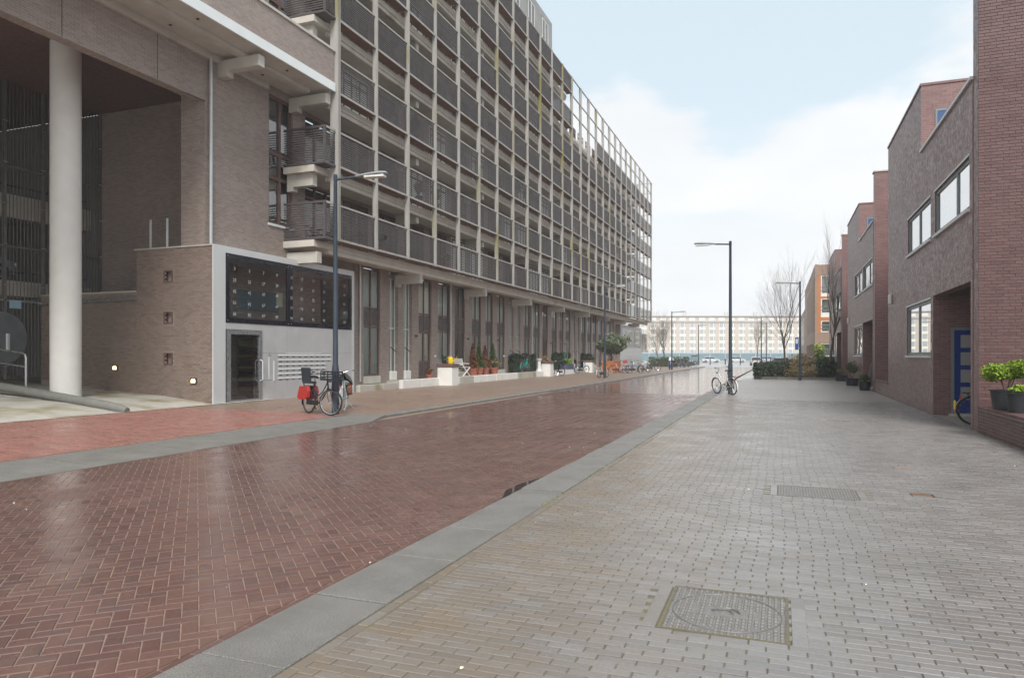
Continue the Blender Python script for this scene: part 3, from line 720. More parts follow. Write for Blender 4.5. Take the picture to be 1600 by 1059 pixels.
# near part: underpass beam, canopy slab, parapet, tall window
wall = MB()
wallx(wall, WX-.35, WX, 17.75, 25.6, 5.19, 11.45, [(20.8, 22.15, 6.42, 11.15), (22.9, 25.3, 6.0, 8.3), (22.9, 25.3, 8.75, 11.0)])
wallx(wall, WX-.35, WX, 4, 17.75, 9.83, 11.45)
wallx(wall, WX-.35, WX, 4, 25.6, 11.75, 20.9, [(20.8, 22.15, 12.0, 20.0)]+[(22.9, 25.3, ZB+SH*k+.1, ZB+SH*k+2.35) for k in (2, 3, 4)])
wallx(wall, WX-.35, WX, 4, 25.6, 20.9, 23.6)
wall.build('brick_wall', M_BROWN, apt)
pil = MB().box(-18.4, WX-.352, 17.75, 18.2, 0, 11.0).box(-24.9, -18.4, 20.0, 20.3, 0, 11.0).box(-18.4, -18.1, 18.2, 20.0, 0, 11.0)
pil.build('underpass_wall', M_BROWN, apt)
for y in (12.9, 15.9, 18.0): MB().box(WX, WX+.003, y-.012, y+.012, 9.85 if y < 17 else 5.3, 11.44).build('expansion_joint', M_DARK, apt)
MB().box(WX+.004, WX+.03, 17.0, 17.75, 9.80, 9.828).build('beam_trim', M_DARK, apt)
MB().box(-34, WX-.36, 4, 20.0, 11.0, 11.2).build('underpass_ceiling', M_FRAMEB, apt)
MB().box(WX-.35, FX+.0, 4, PY0-.2, 11.452, 11.75).build('canopy_slab', M_CONC, apt)
MB().box(FX+.002, FX+.06, 4, PY0-.19, 11.44, 11.76).build('fascia', M_FASCIA, apt)
MB().box(-16.55, -16.28, 4, 21.7, 11.32, 11.451).build('soffit_rib', M_CONC, apt)
MB().box(WX+.001, WX+.12, 4, 20.7, 11.22, 11.451).build('soffit_rib', M_CONC, apt)
MB().box(FX-.22, FX, 4, PY0-.2, 11.752, 12.94).build('parapet', M_BROWN, apt)
MB().box(FX-.28, FX+.05, 4, PY0-.15, 12.942, 13.03).build('coping', M_CONC, apt)
for y in (10.7, 18.45, 22.05):
    b_ = MB().box(WX+.002, FX-.12, y-.14, y+.14, 10.96, 11.316).box(WX+.002, WX+.4, y-.14, y+.14, 10.78, 10.96)
    b_.build('canopy_bracket', M_CONC, apt)
for y, z in ((13, 0), (16, 0), (20, 0)):
    for x in (-15.95, -17.0): MB().lathe((x, y, 11.43), [(.05, 0), (.05, .021)], 10).build('ceiling_spot', M_IROND, apt)
tw = window(apt, WX-.08, 1, 20.8, 22.15, 6.42, 11.15, M_FRAMEB, M_GLASSH, M_GREYR, (.52,), (8.15, 9.05), .11, .12, .22, 'stair_window')
MB().box(WX-.1, WX+.06, 20.75, 22.2, 6.34, 6.42).build('sill', M_FASCIA, apt)
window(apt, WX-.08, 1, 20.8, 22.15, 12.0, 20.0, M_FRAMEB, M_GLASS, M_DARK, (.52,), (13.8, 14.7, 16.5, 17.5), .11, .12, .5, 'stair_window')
for k in range(5):
    z = ZB+SH*k
    z0, z1 = (z+.1, z+2.4) if k < 1 else (z+.09, z+2.34)
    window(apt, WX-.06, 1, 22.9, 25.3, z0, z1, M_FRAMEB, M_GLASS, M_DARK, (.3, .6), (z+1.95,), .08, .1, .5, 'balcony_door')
MB().tube((WX+.11, 17.9, 5.2), (WX+.11, 17.9, 11.3), .055, n=12).build('drainpipe', M_PIPE, apt, True)
colz = rz(-20.2)
MB().lathe((-20.2, 15.1, 0), [(.41, colz-.1), (.415, colz+3), (.41, 11.0)], 40).build('column', M_WHITEC, apt, True)

# ground floor: brick piers, tall windows, doors, terrace
per = 15.86
seq = [(0, .72, 'w'), (2.12, 2.92, 'n'), (3.77, 4.29, 'n'), (5.16, 5.85, 'd'), (7.28, 8.04, 'w'), (9.52, 10.13, 'c'), (11.55, 12.54, 'd'), (13.95, 14.64, 'w')]
pier_list = []
for r_ in range(4):
    for a, b, kd in seq:
        pier_list.append((26.27+per*r_+a, 26.27+per*r_+b, kd))
pier_list = [p for p in pier_list if p[0] < 78.5]
ZT = .42
MB().box(WX-.75, WX-.02, 25.62, 26.6, 0, 5.6).build('brick_pier', M_BROWN, apt)
for q, (a, b, kd) in enumerate(pier_list):
    MB().box(WX-.75, WX+.03, a, b, ZT-.3, 5.6).build('brick_pier', M_BROWN, apt)
    nxt = pier_list[q+1][0] if q+1 < len(pier_list) else a+2.1
    xw = WX-.04
    if kd in 'wc':
        window(apt, xw, 1, b, nxt, ZT+.25, 5.5, M_FRAMEB, M_GLASS, M_CURT if (q % 4 != 1) else M_GREYR, (.5,), (2.9, 3.75), .055, .06, .02, 'tall_window', [(2.98, 3.68)])
        MB().box(xw-.1, xw+.1, b, nxt, ZT-.1, ZT+.24).build('sill', M_CONC, apt)
    elif kd == 'n':
        window(apt, xw-.1, 1, b, nxt, ZT+.05, 5.3, M_FRAMEW, M_GLASS, M_CURT, (.55,), (2.9,), .05, .06, .02, 'narrow_window')
        MB().bbox(xw-.15, WX+.1, b+.06, nxt-.2, ZT, ZT+.42, .03).build('concrete_step', M_WHITEC, apt)
        MB().tube((WX+.03, b+.1, 2.0), (WX+.2, b+.4, 1.75), .02).build('handrail', M_BLK, apt)
    else:
        window(apt, xw, 1, b, nxt, 2.85, 5.5, M_FRAMEB, M_GLASS, M_CURT, (.5,), (3.75,), .055, .06, .02, 'tall_window', [(2.92, 3.68)])
        d_ = window(apt, xw-.02, 1, b, nxt, ZT+.02, 2.84, M_FRAMEB, M_GLASS, M_CURT, (.5,), (1.25,), .10, .06, .02, 'double_door', [(ZT+.1, 1.2)])
        MB().box(xw+.0, xw+.05, (b+nxt)/2+.05, (b+nxt)/2+.09, 1.3, 1.6).build('door_handle', M_STEEL, d_)
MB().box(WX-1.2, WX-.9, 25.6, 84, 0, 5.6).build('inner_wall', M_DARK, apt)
for y in (26.62, 35.75, 49.6, 65.4): MB().tube((WX+.10, y, .45), (WX+.10, y, 5.6), .05, n=10).build('drainpipe', M_PIPE, apt, True)
for y in (31.9, 38.3, 43.0, 54.4, 58.6): MB().bbox(WX+.031, WX+.10, y-.16, y+.02, 2.55, 2.63, .01).build('nameplate', M_BLK, apt)
for y in (33.9, 44.0, 49.0): MB().lathe((WX+.031, y, 1.55), [(.06, 0), (.06, .05), (.03, .08)], 12, 'x').build('bell', M_WHITEC, apt)
terr = empty('terrace', (0, 0, 0), 0, 'low pale concrete terrace and planter edge along the brick ground floor', 'terrace')
segs = [(25.75, 28.9, .30, -16.75), (28.95, 33.0, ZT, -16.5), (33.05, 40.2, ZT, -16.35), (40.25, 49.5, ZT, -16.35), (49.6, 62.5, ZT, -16.4), (62.6, 78.5, ZT, -16.4)]
for a, b, h, x in segs:
    MB().box(WX-.8, x-.22, a, b, .03, h-.02).build('terrace_floor', M_MOSSC, terr)
    y = a
    while y < b-.05:
        e_ = min(y+1.9, b); MB().bbox(x-.21, x, y+.004, e_-.004, .02, h+.02, .02).build('terrace_edge', M_WHITEC if random.random() < .55 else M_MOSSC, terr); y = e_

# ------------------------------------------------------------------ entrance volume with numbered glass
EX, EY0, EY1, EZ = -16.9, 17.6, 25.55, 5.16
ent = empty('entrance_volume', (0, 0, 0), 0, 'entrance box with grey cladding, dark numbered glass and letterboxes beside the lamp post', 'entrance')
vw = MB().box(-20.2, EX-.05, EY0+.01, EY0+.25, 0, EZ-.04).box(-24.8, -20.2, EY0+.01, EY0+.25, 0, 3.74)
# vent openings are cut by building the wall around them
vents = [(-18.98, -18.6, z-.2, z+.2) for z in (4.19, 2.84, 1.49)]
vw = MB()
vw.box(-18.6, EX-.05, EY0+.012, EY0+.25, 0, EZ-.04); vw.box(-20.2, -18.98, EY0+.012, EY0+.25, 0, EZ-.04); vw.box(-24.8, -20.2, EY0+.012, EY0+.25, 0, 3.70)
zs = [0]+[q for v in reversed(vents) for q in (v[2], v[3])]+[EZ-.04]
for a, b in zip(zs[::2], zs[1::2]): vw.box(-18.98, -18.6, EY0+.012, EY0+.25, a, b)
sw_ = vw.build('side_wall', M_MORTAR, ent)
field = []
for (xa, xb, ztop) in ((-20.2, EX-.05, EZ-.05), (-24.8, -20.2, 3.70)):
    for u, v, L_, W_, a in stretcher(xa, xb, 0, ztop, .22, .0667):
        if any(t[0] < u < t[1] and t[2]-.02 < v < t[3]+.02 for t in vents): continue
        if v < rz(u)-.1: continue
        field.append((u, v, L_, W_, a))
for u, v, L_, W_, a in list(field):
    pass
lay(field, ((0, EY0, 0), (1, 0, 0), (0, 0, 1), (0, -1, 0)), M_BBRICK, sw_, 300, score=lambda X, Y, Z: X-abs(Z-1.6)*.6, th=.03, gap=.011, cham=.002, jit=.0015, tilt=.003)
for t in vents:
    f = MB(); x0, x1, a, b = t
    for q in ((x0, x1, a, a+.04), (x0, x1, b-.04, b), (x0, x0+.04, a+.04, b-.04), (x1-.04, x1, a+.04, b-.04)): f.box(q[0], q[1], EY0-.02, EY0+.2, q[2], q[3])
    v_ = f.build('vent', M_FRAMEB, ent)
    MB().box(x0+.04, x1-.04, EY0+.16, EY0+.2, a+.04, b-.04).build('vent_back', M_FRAMEB, v_)
MB().box(-20.28, EX-.04, EY0-.03, EY0+.3, EZ-.05, EZ+.0).build('coping', M_MOSSC, ent)
MB().box(-24.85, -20.2, EY0-.03, EY0+.3, 3.71, 3.77).build('coping', M_MOSSC, ent)
MB().tube((-24.8, EY0-.06, 3.42), (-20.15, EY0-.06, 3.50), .05).build('conduit', M_STEEL, ent, True)
MB().box(-20.2, WX-.4, EY0+.25, 17.74, 0, EZ-.04).build('roof_block', M_BROWN, ent)
for x in (-19.65, -18.92): MB().box(x-.03, x+.03, 17.66, 17.70, EZ-.02, 6.12).build('aluminium_post', M_ALU, ent)
for x, z in ((-17.7, .78), (-21.15, 1.18)):
    wl_ = tag(MB().bbox(x-.13, x+.13, EY0-.05, EY0+.01, z-.09, z+.09, .015).build('wall_lamp', M_IROND), 'small lit lamp low on the brick side wall, ' + ('nearest the street' if x > -18 else 'beside the white column'), 'lamp', 'wall lamps')
    MB().bbox(x-.05, x+.10, EY0-.075, EY0-.05, z-.06, z+.06, .03).build('lamp_glass', M_LAMPON, wl_)
# cladding
GY0, GY1, GZ0, GZ1 = 18.13, 25.36, 2.67, 4.95
MB().box(EX-.05, EX, EY0, GY0, 0.02, EZ).build('cladding_panel', M_CLADL, ent)
MB().box(EX-.05, EX, GY0, EY1, GZ1, EZ).build('cladding_panel', M_CLADL, ent)
MB().box(EX-.05, EX, GY1, EY1, 0.02, GZ1-.003).build('cladding_panel', M_CLADL, ent)
MB().box(EX-.05, EX-.002, GY0+.003, 19.85, 2.46, GZ0).build('cladding_panel', M_CLAD, ent)
ys = np.linspace(19.85, GY1, 9)
for a, b in zip(ys, ys[1:]):
    for z0, z1 in ((.02, .72), (.72, 1.68), (1.68, GZ0)):
        MB().box(EX-.05, EX-.002+random.uniform(-.002, 0), a+.004, b-.004, z0+.003, z1-.003).build('cladding_panel', M_CLAD, ent)
MB().box(WX-.3, EX-.051, EY1-.1, EY1, 0, EZ-.01).build('end_wall', M_BROWN, ent)
MB().box(WX-.3, EX-.02, EY0+.25, EY1-.01, EZ-.08, EZ-.011).build('roof', M_CLADL, ent)
# glass gallery
gy = (GY0, 21.34, GY1)
for a, b in zip(gy, gy[1:]):
    f = MB(); bw2 = .17
    for q in ((a+.01, b-.01, GZ0+.003, GZ0+bw2), (a+.01, b-.01, GZ1-bw2, GZ1-.006), (a+.01, a+bw2, GZ0+bw2, GZ1-bw2), (b-bw2, b-.01, GZ0+bw2, GZ1-bw2)): f.box(EX-.04, EX+.012, *q)
    g_ = f.build('glass_panel', M_BLACKF, ent)
    for yy in (a+.08, b-.08):
        for z in (GZ0+.08, GZ1-.08): MB().lathe((EX+.012, yy, z), [(.018, 0), (.018, .01)], 8, 'x').build('fixing_bolt', M_STEEL, g_)
    MB().quad((EX, a+bw2, GZ0+bw2), (EX, b-bw2, GZ0+bw2), (EX, b-bw2, GZ1-bw2), (EX, a+bw2, GZ1-bw2)).build('pane', M_GLASSD, g_)
    # house numbers on the glass
    for rr, base in enumerate((3, 23, 43, 63, 83)):
        for cc in range(10):
            y = 18.52+.70*cc+(.12 if cc == 4 else 0)
            if not (a+.03 < y < b-bw2-.05): continue
            o = link('house_number', NUM[base+2*cc], None, g_); o.rotation_euler = (R(90), 0, R(90)); o.location = (EX+.014, y, 4.46-.375*rr)
rm = MB(); x0, x1 = -18.5, EX-.06
rm.quad((x0, 18.0, GZ0-.05), (x0, 25.4, GZ0-.05), (x0, 25.4, GZ1), (x0, 18.0, GZ1)).quad((x0, 18.0, GZ0-.05), (x1, 18.0, GZ0-.05), (x1, 18.0, GZ1), (x0, 18.0, GZ1)).quad((x0, 25.4, GZ0-.05), (x1, 25.4, GZ0-.05), (x1, 25.4, GZ1), (x0, 25.4, GZ1))
rm.build('gallery_wall', M_BBRICKP, ent)
MB().quad((x0, 18.0, GZ1-.1), (x1, 18.0, GZ1-.1), (x1, 25.4, GZ1-.1), (x0, 25.4, GZ1-.1)).build('gallery_ceiling', M_FASCIA, ent)
MB().quad((x0, 18.0, GZ0), (x1, 18.0, GZ0), (x1, 25.4, GZ0), (x0, 25.4, GZ0)).build('gallery_floor', M_SLAB, ent)
MB().box(x0+.002, x0+.1, 18.3, 22.6, 3.3, 4.0).build('gallery_band', M_TEALB, ent)
MB().box(x0+.1, x0+.14, 22.4, 22.75, 3.5, 4.05).build('notice_board', M_CREAM, ent)
# door
dy0, dy1 = 18.35, 19.72
f = MB()
f.ext([(dy0-.16, .03), (dy0-.16, 2.45), (dy1+.13, 2.45), (dy1+.13, .03), (dy1, .03), (dy1, 2.3), (dy0, 2.3), (dy0, .03)], 0, EX-.04, EX+.02)
dr = f.build('entrance_door', M_STEEL, ent)
MB().quad((EX-.03, dy0, .05), (EX-.03, dy1-.28, .05), (EX-.03, dy1-.28, 2.3), (EX-.03, dy0, 2.3)).build('pane', M_GLASSD, dr)
MB().quad((EX-.03, dy1-.30, .05), (EX-.03, dy1, .05), (EX-.03, dy1, 2.3), (EX-.03, dy1-.30, 2.3)).build('side_light', M_GLASSH, dr)
MB().box(EX-.05, EX-.01, dy0, dy1, .03, .12).build('threshold', M_STEEL, dr)
MB().path([(EX+.02, dy1+.03, .72), (EX+.12, dy1+.03, .76), (EX+.12, dy1+.03, 1.40), (EX+.02, dy1+.03, 1.44)], .022, 8).build('pull_handle', M_ALU, dr, True)
lob = MB().quad((-19.2, dy0-.2, 0), (EX-.06, dy0-.2, 0), (EX-.06, dy0-.2, 2.5), (-19.2, dy0-.2, 2.5)).quad((-19.2, dy0-.2, 0), (-19.2, 21.2, 0), (-19.2, 21.2, 2.5), (-19.2, dy0-.2, 2.5)).quad((-19.2, 21.2, 0), (EX-.06, 21.2, 0), (EX-.06, 21.2, 2.5), (-19.2, 21.2, 2.5))
lob.build('lobby_wall', M_BROWN, ent)
MB().quad((-19.2, dy0-.2, 2.5), (EX-.06, dy0-.2, 2.5), (EX-.06, 21.2, 2.5), (-19.2, 21.2, 2.5)).build('lobby_ceiling', M_SLAB, ent)
st_ = MB()
for k in range(11): MB().box(-18.4, -17.6, 20.4, 20.5, .12+k*.2, .2+k*.2).build('stair_tread', M_YEL if k % 2 else M_BLK, ent)
for y, z0, z1 in ((20.22, .75, 1.55), (20.48, .68, 1.4)): MB().bbox(EX, EX+.02, y-.04, y+.04, z0, z1, .008).build('intercom_panel', M_ALU, ent)
MB().bbox(EX, EX+.02, 20.18, 20.26, 1.6, 1.7, .008).build('intercom_camera', M_GREYR, ent)
mbm = MB().ext([(0, 0), (.018, -.01), (.022, .01), (.0, .04)], 1, .01, .335)
mbm.v = [(v[0], v[1], v[2]) for v in mbm.v]
flap = mbm.mesh('letterbox_flap', M_CLADL)
slot = MB().box(.0005, .004, .09, .23, -.055, -.03).mesh('slot', M_IROND)
for r_ in range(6):
    for c_ in range(9 if r_ < 2 else 8):
        o = link('letterbox_flap', flap, None, ent, (EX-.001, 20.68+.36*c_, 1.58-.165*r_)); link('slot', slot, None, o)
# far twin of the entrance volume
fe = empty('far_entrance_volume', (0, 0, 0), 0, 'far brick entrance box with pale glazed front under the end of the block', 'entrance')
fy = 79.0
m = MB().box(-20.5, EX-.05, fy, fy+.3, 0, 5.1).box(-20.5, EX-.4, fy+.3, 92, 0, 5.1); m.build('side_wall', M_BROWN, fe)
for z in (4.0, 2.8, 1.6): MB().box(-19.2, -18.75, fy-.02, fy+.02, z-.2, z+.2).build('vent', M_FRAMEB, fe)
MB().box(EX-.38, EX, fy+.02, 92, 0, 5.12).build('cladding', M_CLADL, fe)
w_ = window(fe, EX+.03, 1, fy+.6, 91, 2.6, 4.9, M_BLACKF, M_GLASSD, M_CLAD, (.5,), (), .2, .02, -.005, 'glass_panel')
for k in range(6): MB().box(EX, EX+.03, fy+3, fy+7, .7+k*.17, .75+k*.17).build('letterbox_row', M_ALU, fe)
MB().box(-18.6, -16.6, 92.5, 94.4, 2.2, 4.4).box(-18.6, -16.5, 92.4, 94.5, 2.0, 2.2).build('glazed_bay', M_CONC, fe)
MB().box(-16.6, -16.55, 92.6, 93.6, 2.4, 4.2).build('bay_window', M_GLASSD, fe)

# ------------------------------------------------------------------ parking deck behind a steel gate
XG = -24.8
dk = empty('parking_deck', (0, 0, 0), 0, 'dim parking deck with pale concrete bands behind the steel bar gate', 'parking deck')
for z0, z1 in ((3.70, 4.23), (6.46, 7.27)):
    MB().box(XG-.75, XG-.55, 4, 20, z0, z1).build('deck_edge', M_SLAB, dk); MB().box(-34, XG-.75, 4, 20, z1-.3, z1-.02).build('deck_floor', M_SLAB, dk)
MB().box(-34.3, -34, 4, 20, 0, 11).build('back_wall', M_GREYR, dk); MB().box(-34, XG-.1, 20.02, 20.3, 0, 11).build('end_wall', M_GREYR, dk)
MB().box(-34, XG-.1, 3.7, 4, 0, 11).build('end_wall', M_DARK, dk)
for z in (7.6, 4.55): MB().tube((XG-.65, 4, z), (XG-.65, 19.9, z), .03).build('guard_rail', M_BLK, dk)
MB().box(-28, -25.8, 19.9, 20.0, 7.3, 9.2).build('wall_panel', M_GREYR, dk)
gt = empty('steel_gate', (XG, 12, .8), 0, 'tall dark steel bar gate with a round plate closing the parking underpass', 'gate'); gt.location = (0, 0, 0)
bar = MB().box(-.012, .012, -.012, .012, .82, 10.98).mesh('gate_bar', M_GATE)
y = 12.0
while y < 19.9: link('gate_bar', bar, None, gt, (XG, y, 0)); y += .125
pmg = MB().box(-.05, .05, -.04, .04, .78, 10.99).mesh('gate_post', M_GATE)
for y in (13.3, 14.9, 16.33, 17.66, 19.95):
    p_ = link('gate_post', pmg, None, gt, (XG, y, 0))
    for q in range(7): MB().box(.05, .065, -.09, .09, 1.2+q*1.4, 1.24+q*1.4).build('clamp', M_STEEL, p_)
for z in (3.48, 5.35, 8.1): MB().box(XG+.013, XG+.05, 12, 19.95, z-.03, z+.03).build('gate_rail', M_STEEL if z < 4 else M_GATE, gt)
MB().lathe((XG+.055, 16.15, 2.19), [(.9, 0), (.9, .03)], 40, 'x').build('round_plate', M_DISC, gt)
MB().bbox(XG+.085, XG+.16, 16.30, 16.42, 1.75, 2.35, .02).build('lock_box', M_ALU, gt)
for q in range(28):
    z = 1.35+q*.06; h_ = math.sqrt(max(0, .9**2-(z-2.19)**2))
    MB().box(XG+.086, XG+.092, 16.15-h_, 16.15+h_, z-.006, z+.006).build('plate_rib', M_GATE, gt)
MB().box(XG+.06, XG+.075, 16.45, 16.85, 3.22, 3.5).build('gate_sign', M_SIGNB, gt)
hr = MB().path([(-21.25, 14.62, rz(-21.25)), (-21.25, 14.62, 1.52), (-21.29, 14.62, 1.62), (-21.4, 14.62, 1.67), (-25, 14.62, 2.05)], .03, 8).tube((-21.25, 14.62, 1.25), (-25, 14.62, 1.62), .025)
tag(hr.build('handrail', M_STEEL, None, True), 'galvanised tube handrail with rounded end beside the gate walkway', 'handrail')
# ------------------------------------------------------------------ right row of houses
HX = 3.85
def make_house():
    h = empty('brick_house', (0, 0, 0)); h['category'] = 'house'; h['group'] = 'brick row houses'
    y0, y1, ym = 0.46, 13.05, 6.35       # local y from the gable face
    wm = MB()
    lo = (.62, 4.62, 0, 3.2); w1 = (4.95, 8.82, 1.60, 3.14); u1 = (.72, 4.40, 4.79, 5.94); u2 = (4.95, 8.62, 4.79, 5.94)
    wallx(wm, HX, HX+.3, y0, ym, 0, 7.50, [lo, w1, u1, u2]); wallx(wm, HX, HX+.3, ym, y1, 0, 9.46, [lo, w1, u1, u2])
    wm.build('front_wall', M_RED, h)
    # gable: mortar core with bricks laid on it for the nearest house
    g = MB().box(HX+.012, HX+9, .012, y0, 0, 9.6).build('gable_wall', M_RED, h)
    MB().box(HX+.012, HX+9, y1-.4, y1+.012, 0, 9.46).build('gable_wall', M_RED, h)
    MB().box(HX-.03, HX+9.05, -.03, y0+.03, 9.605, 9.66).build('coping', M_SLAB, h)
    # upper storey behind the roof terrace
    MB().box(HX+.302, HX+9, ym, ym+.25, 7.3, 9.46).build('terrace_wall', M_RED, h)
    MB().box(HX-.03, HX+9.05, ym-.03, y1+.03, 9.465, 9.53).build('coping', M_RED, h)
    MB().box(HX+.3, HX+9, y0, ym, 7.1, 7.28).build('terrace_floor', M_SLAB, h)
    MB().box(HX-.05, HX+.33, y0+.005, ym-.005, 7.505, 7.575).build('parapet_capping', M_ALU, h)
    w_ = MB(); wx = HX+.36
    for q in ((wx, wx+.3, 8.22, 8.27), (wx, wx+.3, 8.68, 8.74), (wx, wx+.05, 8.27, 8.68), (wx+.55, wx+.6, 8.22, 8.74)): w_.box(q[0], q[1] if q[1] > wx+.1 else q[1], ym-.03, ym-.002, q[2], q[3])
    t_ = w_.build('terrace_window', M_FRAMEG, h); MB().box(wx+.05, wx+.55, ym-.02, ym-.001, 8.2, 8.75).build('pane', M_BLUEB, t_)
    MB().box(HX+.3, HX+9, 6.6, y1-.4, 9.2, 9.4).build('roof', M_SLAB, h)
    MB().box(HX+9, HX+9.3, .012, y1, 0, 9.4).build('back_wall', M_RED, h)
    for k, (a, b, c_, d) in enumerate((w1, u1, u2)):
        mu = (.5,) if k != 1 else (.36,)
        window(h, HX+.035, -1, a, b, c_, d, M_FRAMEG, M_GLASSH, M_GLARE, mu, (), .09, .06, .0)
        MB().box(HX-.06, HX+.1, a-.03, b+.03, c_-.07, c_-.001).build('sill', M_ALU, h)
        MB().box(HX-.015, HX+.02, a-.02, b+.02, d, d+.05).build('lintel_trim', M_ALU, h)
    # door recess
    MB().box(HX+.302, HX+.42, 4.62, 4.9, 0, 3.3).box(HX+1.42, HX+3, 4.62, 4.9, 0, 3.3).box(HX+.42, HX+1.42, 4.62, 4.9, 2.34, 3.3).box(HX+3, HX+3.2, y0, 4.9, 0, 3.3).build('recess_wall', M_RED, h)
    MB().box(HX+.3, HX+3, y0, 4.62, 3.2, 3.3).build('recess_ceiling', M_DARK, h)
    f = MB(); x0, x1 = HX+.42, HX+1.42; Y = 4.60
    f.box(x0, x0+.07, Y, Y+.1, 0.02, 2.34).box(x1-.07, x1, Y, Y+.1, .02, 2.34).box(x0+.07, x1-.07, Y, Y+.1, 2.27, 2.34).box(x0+.07, x1-.07, Y, Y+.1, .02, .07)
    d = f.build('door', M_FRAMEG, h)
    MB().bbox(x0+.07, x1-.07, Y+.03, Y+.08, .07, 2.27, .004).build('leaf', M_DBLUE, d)
    for k in range(4): MB().box(x0+.22, x1-.15, Y+.022, Y+.029, .42+k*.46, .76+k*.46).build('door_pane', M_GREYR, d)
    MB().bbox(x1-.5, x1-.3, Y, Y+.021, 1.17, 1.25, .004).build('letter_slot', M_ALU, d)
    MB().box(HX+.35, HX+1.5, 4.35, 4.58, .0, .05).build('doorstep', M_CONC, h)
    MB().bbox(HX-.03, HX-.001, 4.75, 4.83, 1.75, 1.95, .006).build('bell', M_WOODW, h)
    MB().bbox(HX-.10, HX-.001, 12.1, 12.35, 3.5, 3.85, .02).build('alarm_box', M_WOODW, h)
    return h
H1Y = 17.14
hs = make_house(); hs.location = (0, H1Y, 0)
hs['label'] = 'nearest brown brick house with blue door and its windows facing the street'
h2 = clone(hs, (0, H1Y+17.25, 0), 0, 'second brick house down the row, behind the nearest one', 'brick row houses')
h3 = clone(hs, (0, H1Y+34.5, 0), 0, 'third brick house of the row, only a sliver of its end wall showing', 'brick row houses')
gw = [c for c in hs.children if c.name.startswith('gable_wall')][0]
fg = stretcher(HX, HX+3.2, 0, 9.55, .218, .0667)
lay(fg, ((0, 0, 0), (1, 0, 0), (0, 0, 1), (0, -1, 0)), M_RBRICK, gw, 300, score=lambda X, Y, Z: -abs(X-4.6)*1.4-abs(Z-2.2), th=.03, gap=.010, cham=.002, jit=.0015, tilt=.003)
def planter(y0, y1, label, bricks):
    t = empty('planter_wall', (0, 0, 0), 0, label, 'wall', 'low planter walls')
    w = MB().box(HX+.012, HX+.33, y0+.012, y1, 0, .49).build('wall_core', M_MORTARW if bricks else M_RED, t)
    MB().box(HX+.02, HX+5, y0, y0+.011, 0, .488).box(HX+.33, HX+5, y0+.011, y0+.3, 0, .488).build('end_wall', M_RED, t)
    MB().box(HX+.33, HX+5, y0+.3, y1, 0, .40).build('bed_soil', M_SOIL, t)
    if bricks:
        lay(stretcher(y0, y1, 0, .47, .218, .0667), ((HX, 0, 0), (0, 1, 0), (0, 0, 1), (-1, 0, 0)), M_RBRICK, w, 240, th=.03, gap=.011, cham=.002, tilt=.003)
    y = y0
    cm = MB().bbox(-.02, .35, .003, .105, .49, .555, .006).mesh('coping_brick', M_RBRICK)
    while y < y1-.05: link('coping_brick', cm, None, t, (HX, y, random.uniform(-.002, .002))); y += .109
    return t
planter(12.2, H1Y-.03, 'low brick planter wall carrying the black tubs at the right edge', True)
planter(30.22, 34.3, 'low brick wall in the gap between the two nearest houses', False)

# ------------------------------------------------------------------ street lamps
def make_lamp():
    t = empty('street_lamp', (0, 0, 0)); t['category'] = 'street lamp'
    MB().lathe((0, 0, 0), [(.095, 0), (.095, .9), (.09, 1.2), (.07, 1.35), (.062, 3.5), (.05, 6.15), (.055, 6.16), (.055, 6.32), (.03, 6.34)], 16).build('pole', M_LAMPB, t, True)
    MB().tube((.03, 0, 6.20), (.62, 0, 6.24), .032, n=10).build('arm', M_LAMPB, t, True)
    b = MB()
    prof = [(.58, .05, .04), (.66, .08, .05), (.95, .13, .07), (1.25, .14, .075), (1.42, .10, .055), (1.46, .05, .03)]
    for x, w, h in prof:
        z = 6.24+(x-.6)*.06
        for a in range(10):
            q = 2*math.pi*a/10; b.v.append((x, w*math.cos(q), z+h*math.sin(q)*(1 if math.sin(q) > 0 else .45)))
    for k in range(len(prof)-1):
        for a in range(10): b.f.append((k*10+a, k*10+(a+1) % 10, k*10+10+(a+1) % 10, k*10+10+a))
    b.f.append(tuple(range(9, -1, -1))); b.f.append(tuple(50+a for a in range(10)))
    hd = b.build('lamp_head', M_LAMPH, t, True)
    MB().bbox(.85, 1.40, -.105, .105, 6.195, 6.25, .01).build('lens', M_LENS, hd)
    MB().bbox(-.1, -.085, -.035, .035, .35, .75, .004).build('service_hatch', M_LAMPB, t)
    return t
lp = make_lamp()
lamps = [((-11.0, 15.75), 8, 'dark street lamp with two bicycles chained to its foot, beside the entrance box'),
         ((-11.2, 47.2), 0, 'street lamp on the left pavement near the olive tree'),
         ((-11.0, 77.7), 0, 'street lamp beside the motor scooter at the far left kerb'),
         ((-11.9, 113), 0, 'farthest street lamp on the left, past the parked bicycles'),
         ((-1.93, 30.5), 180, 'tall street lamp with a pale bicycle at its foot in mid street'),
         ((1.19, 48.7), 180, 'street lamp carrying a blue sign in front of the hedge island'),
         ((-2.2, 93.3), 180, 'far right street lamp just left of the dark hedge'),
         ((-1.9, 110), 180, 'farthest right street lamp, behind the one by the dark hedge')]
for k, ((x, y), a, lb) in enumerate(lamps):
    o = lp if k == 0 else copy_tree(lp)
    o.location = (x, y, .045 if x < -9 else 0); o.rotation_euler = (0, 0, R(a)); o['label'] = lb; o['group'] = 'street lamps'
sg = tag(MB().bbox(1.19-.30, 1.19-.09, 48.55, 48.60, 1.95, 2.75, .01).build('parking_sign', M_BLUE), 'small blue sign fixed to the lamp post by the hedge', 'sign')
MB().box(1.19-.26, 1.19-.13, 48.54, 48.549, 2.35, 2.65).build('sign_mark', M_WOODW, sg)
MB().box(1.10, 1.14, 48.56, 48.59, 2.3, 2.5).build('bracket', M_STEEL, sg)

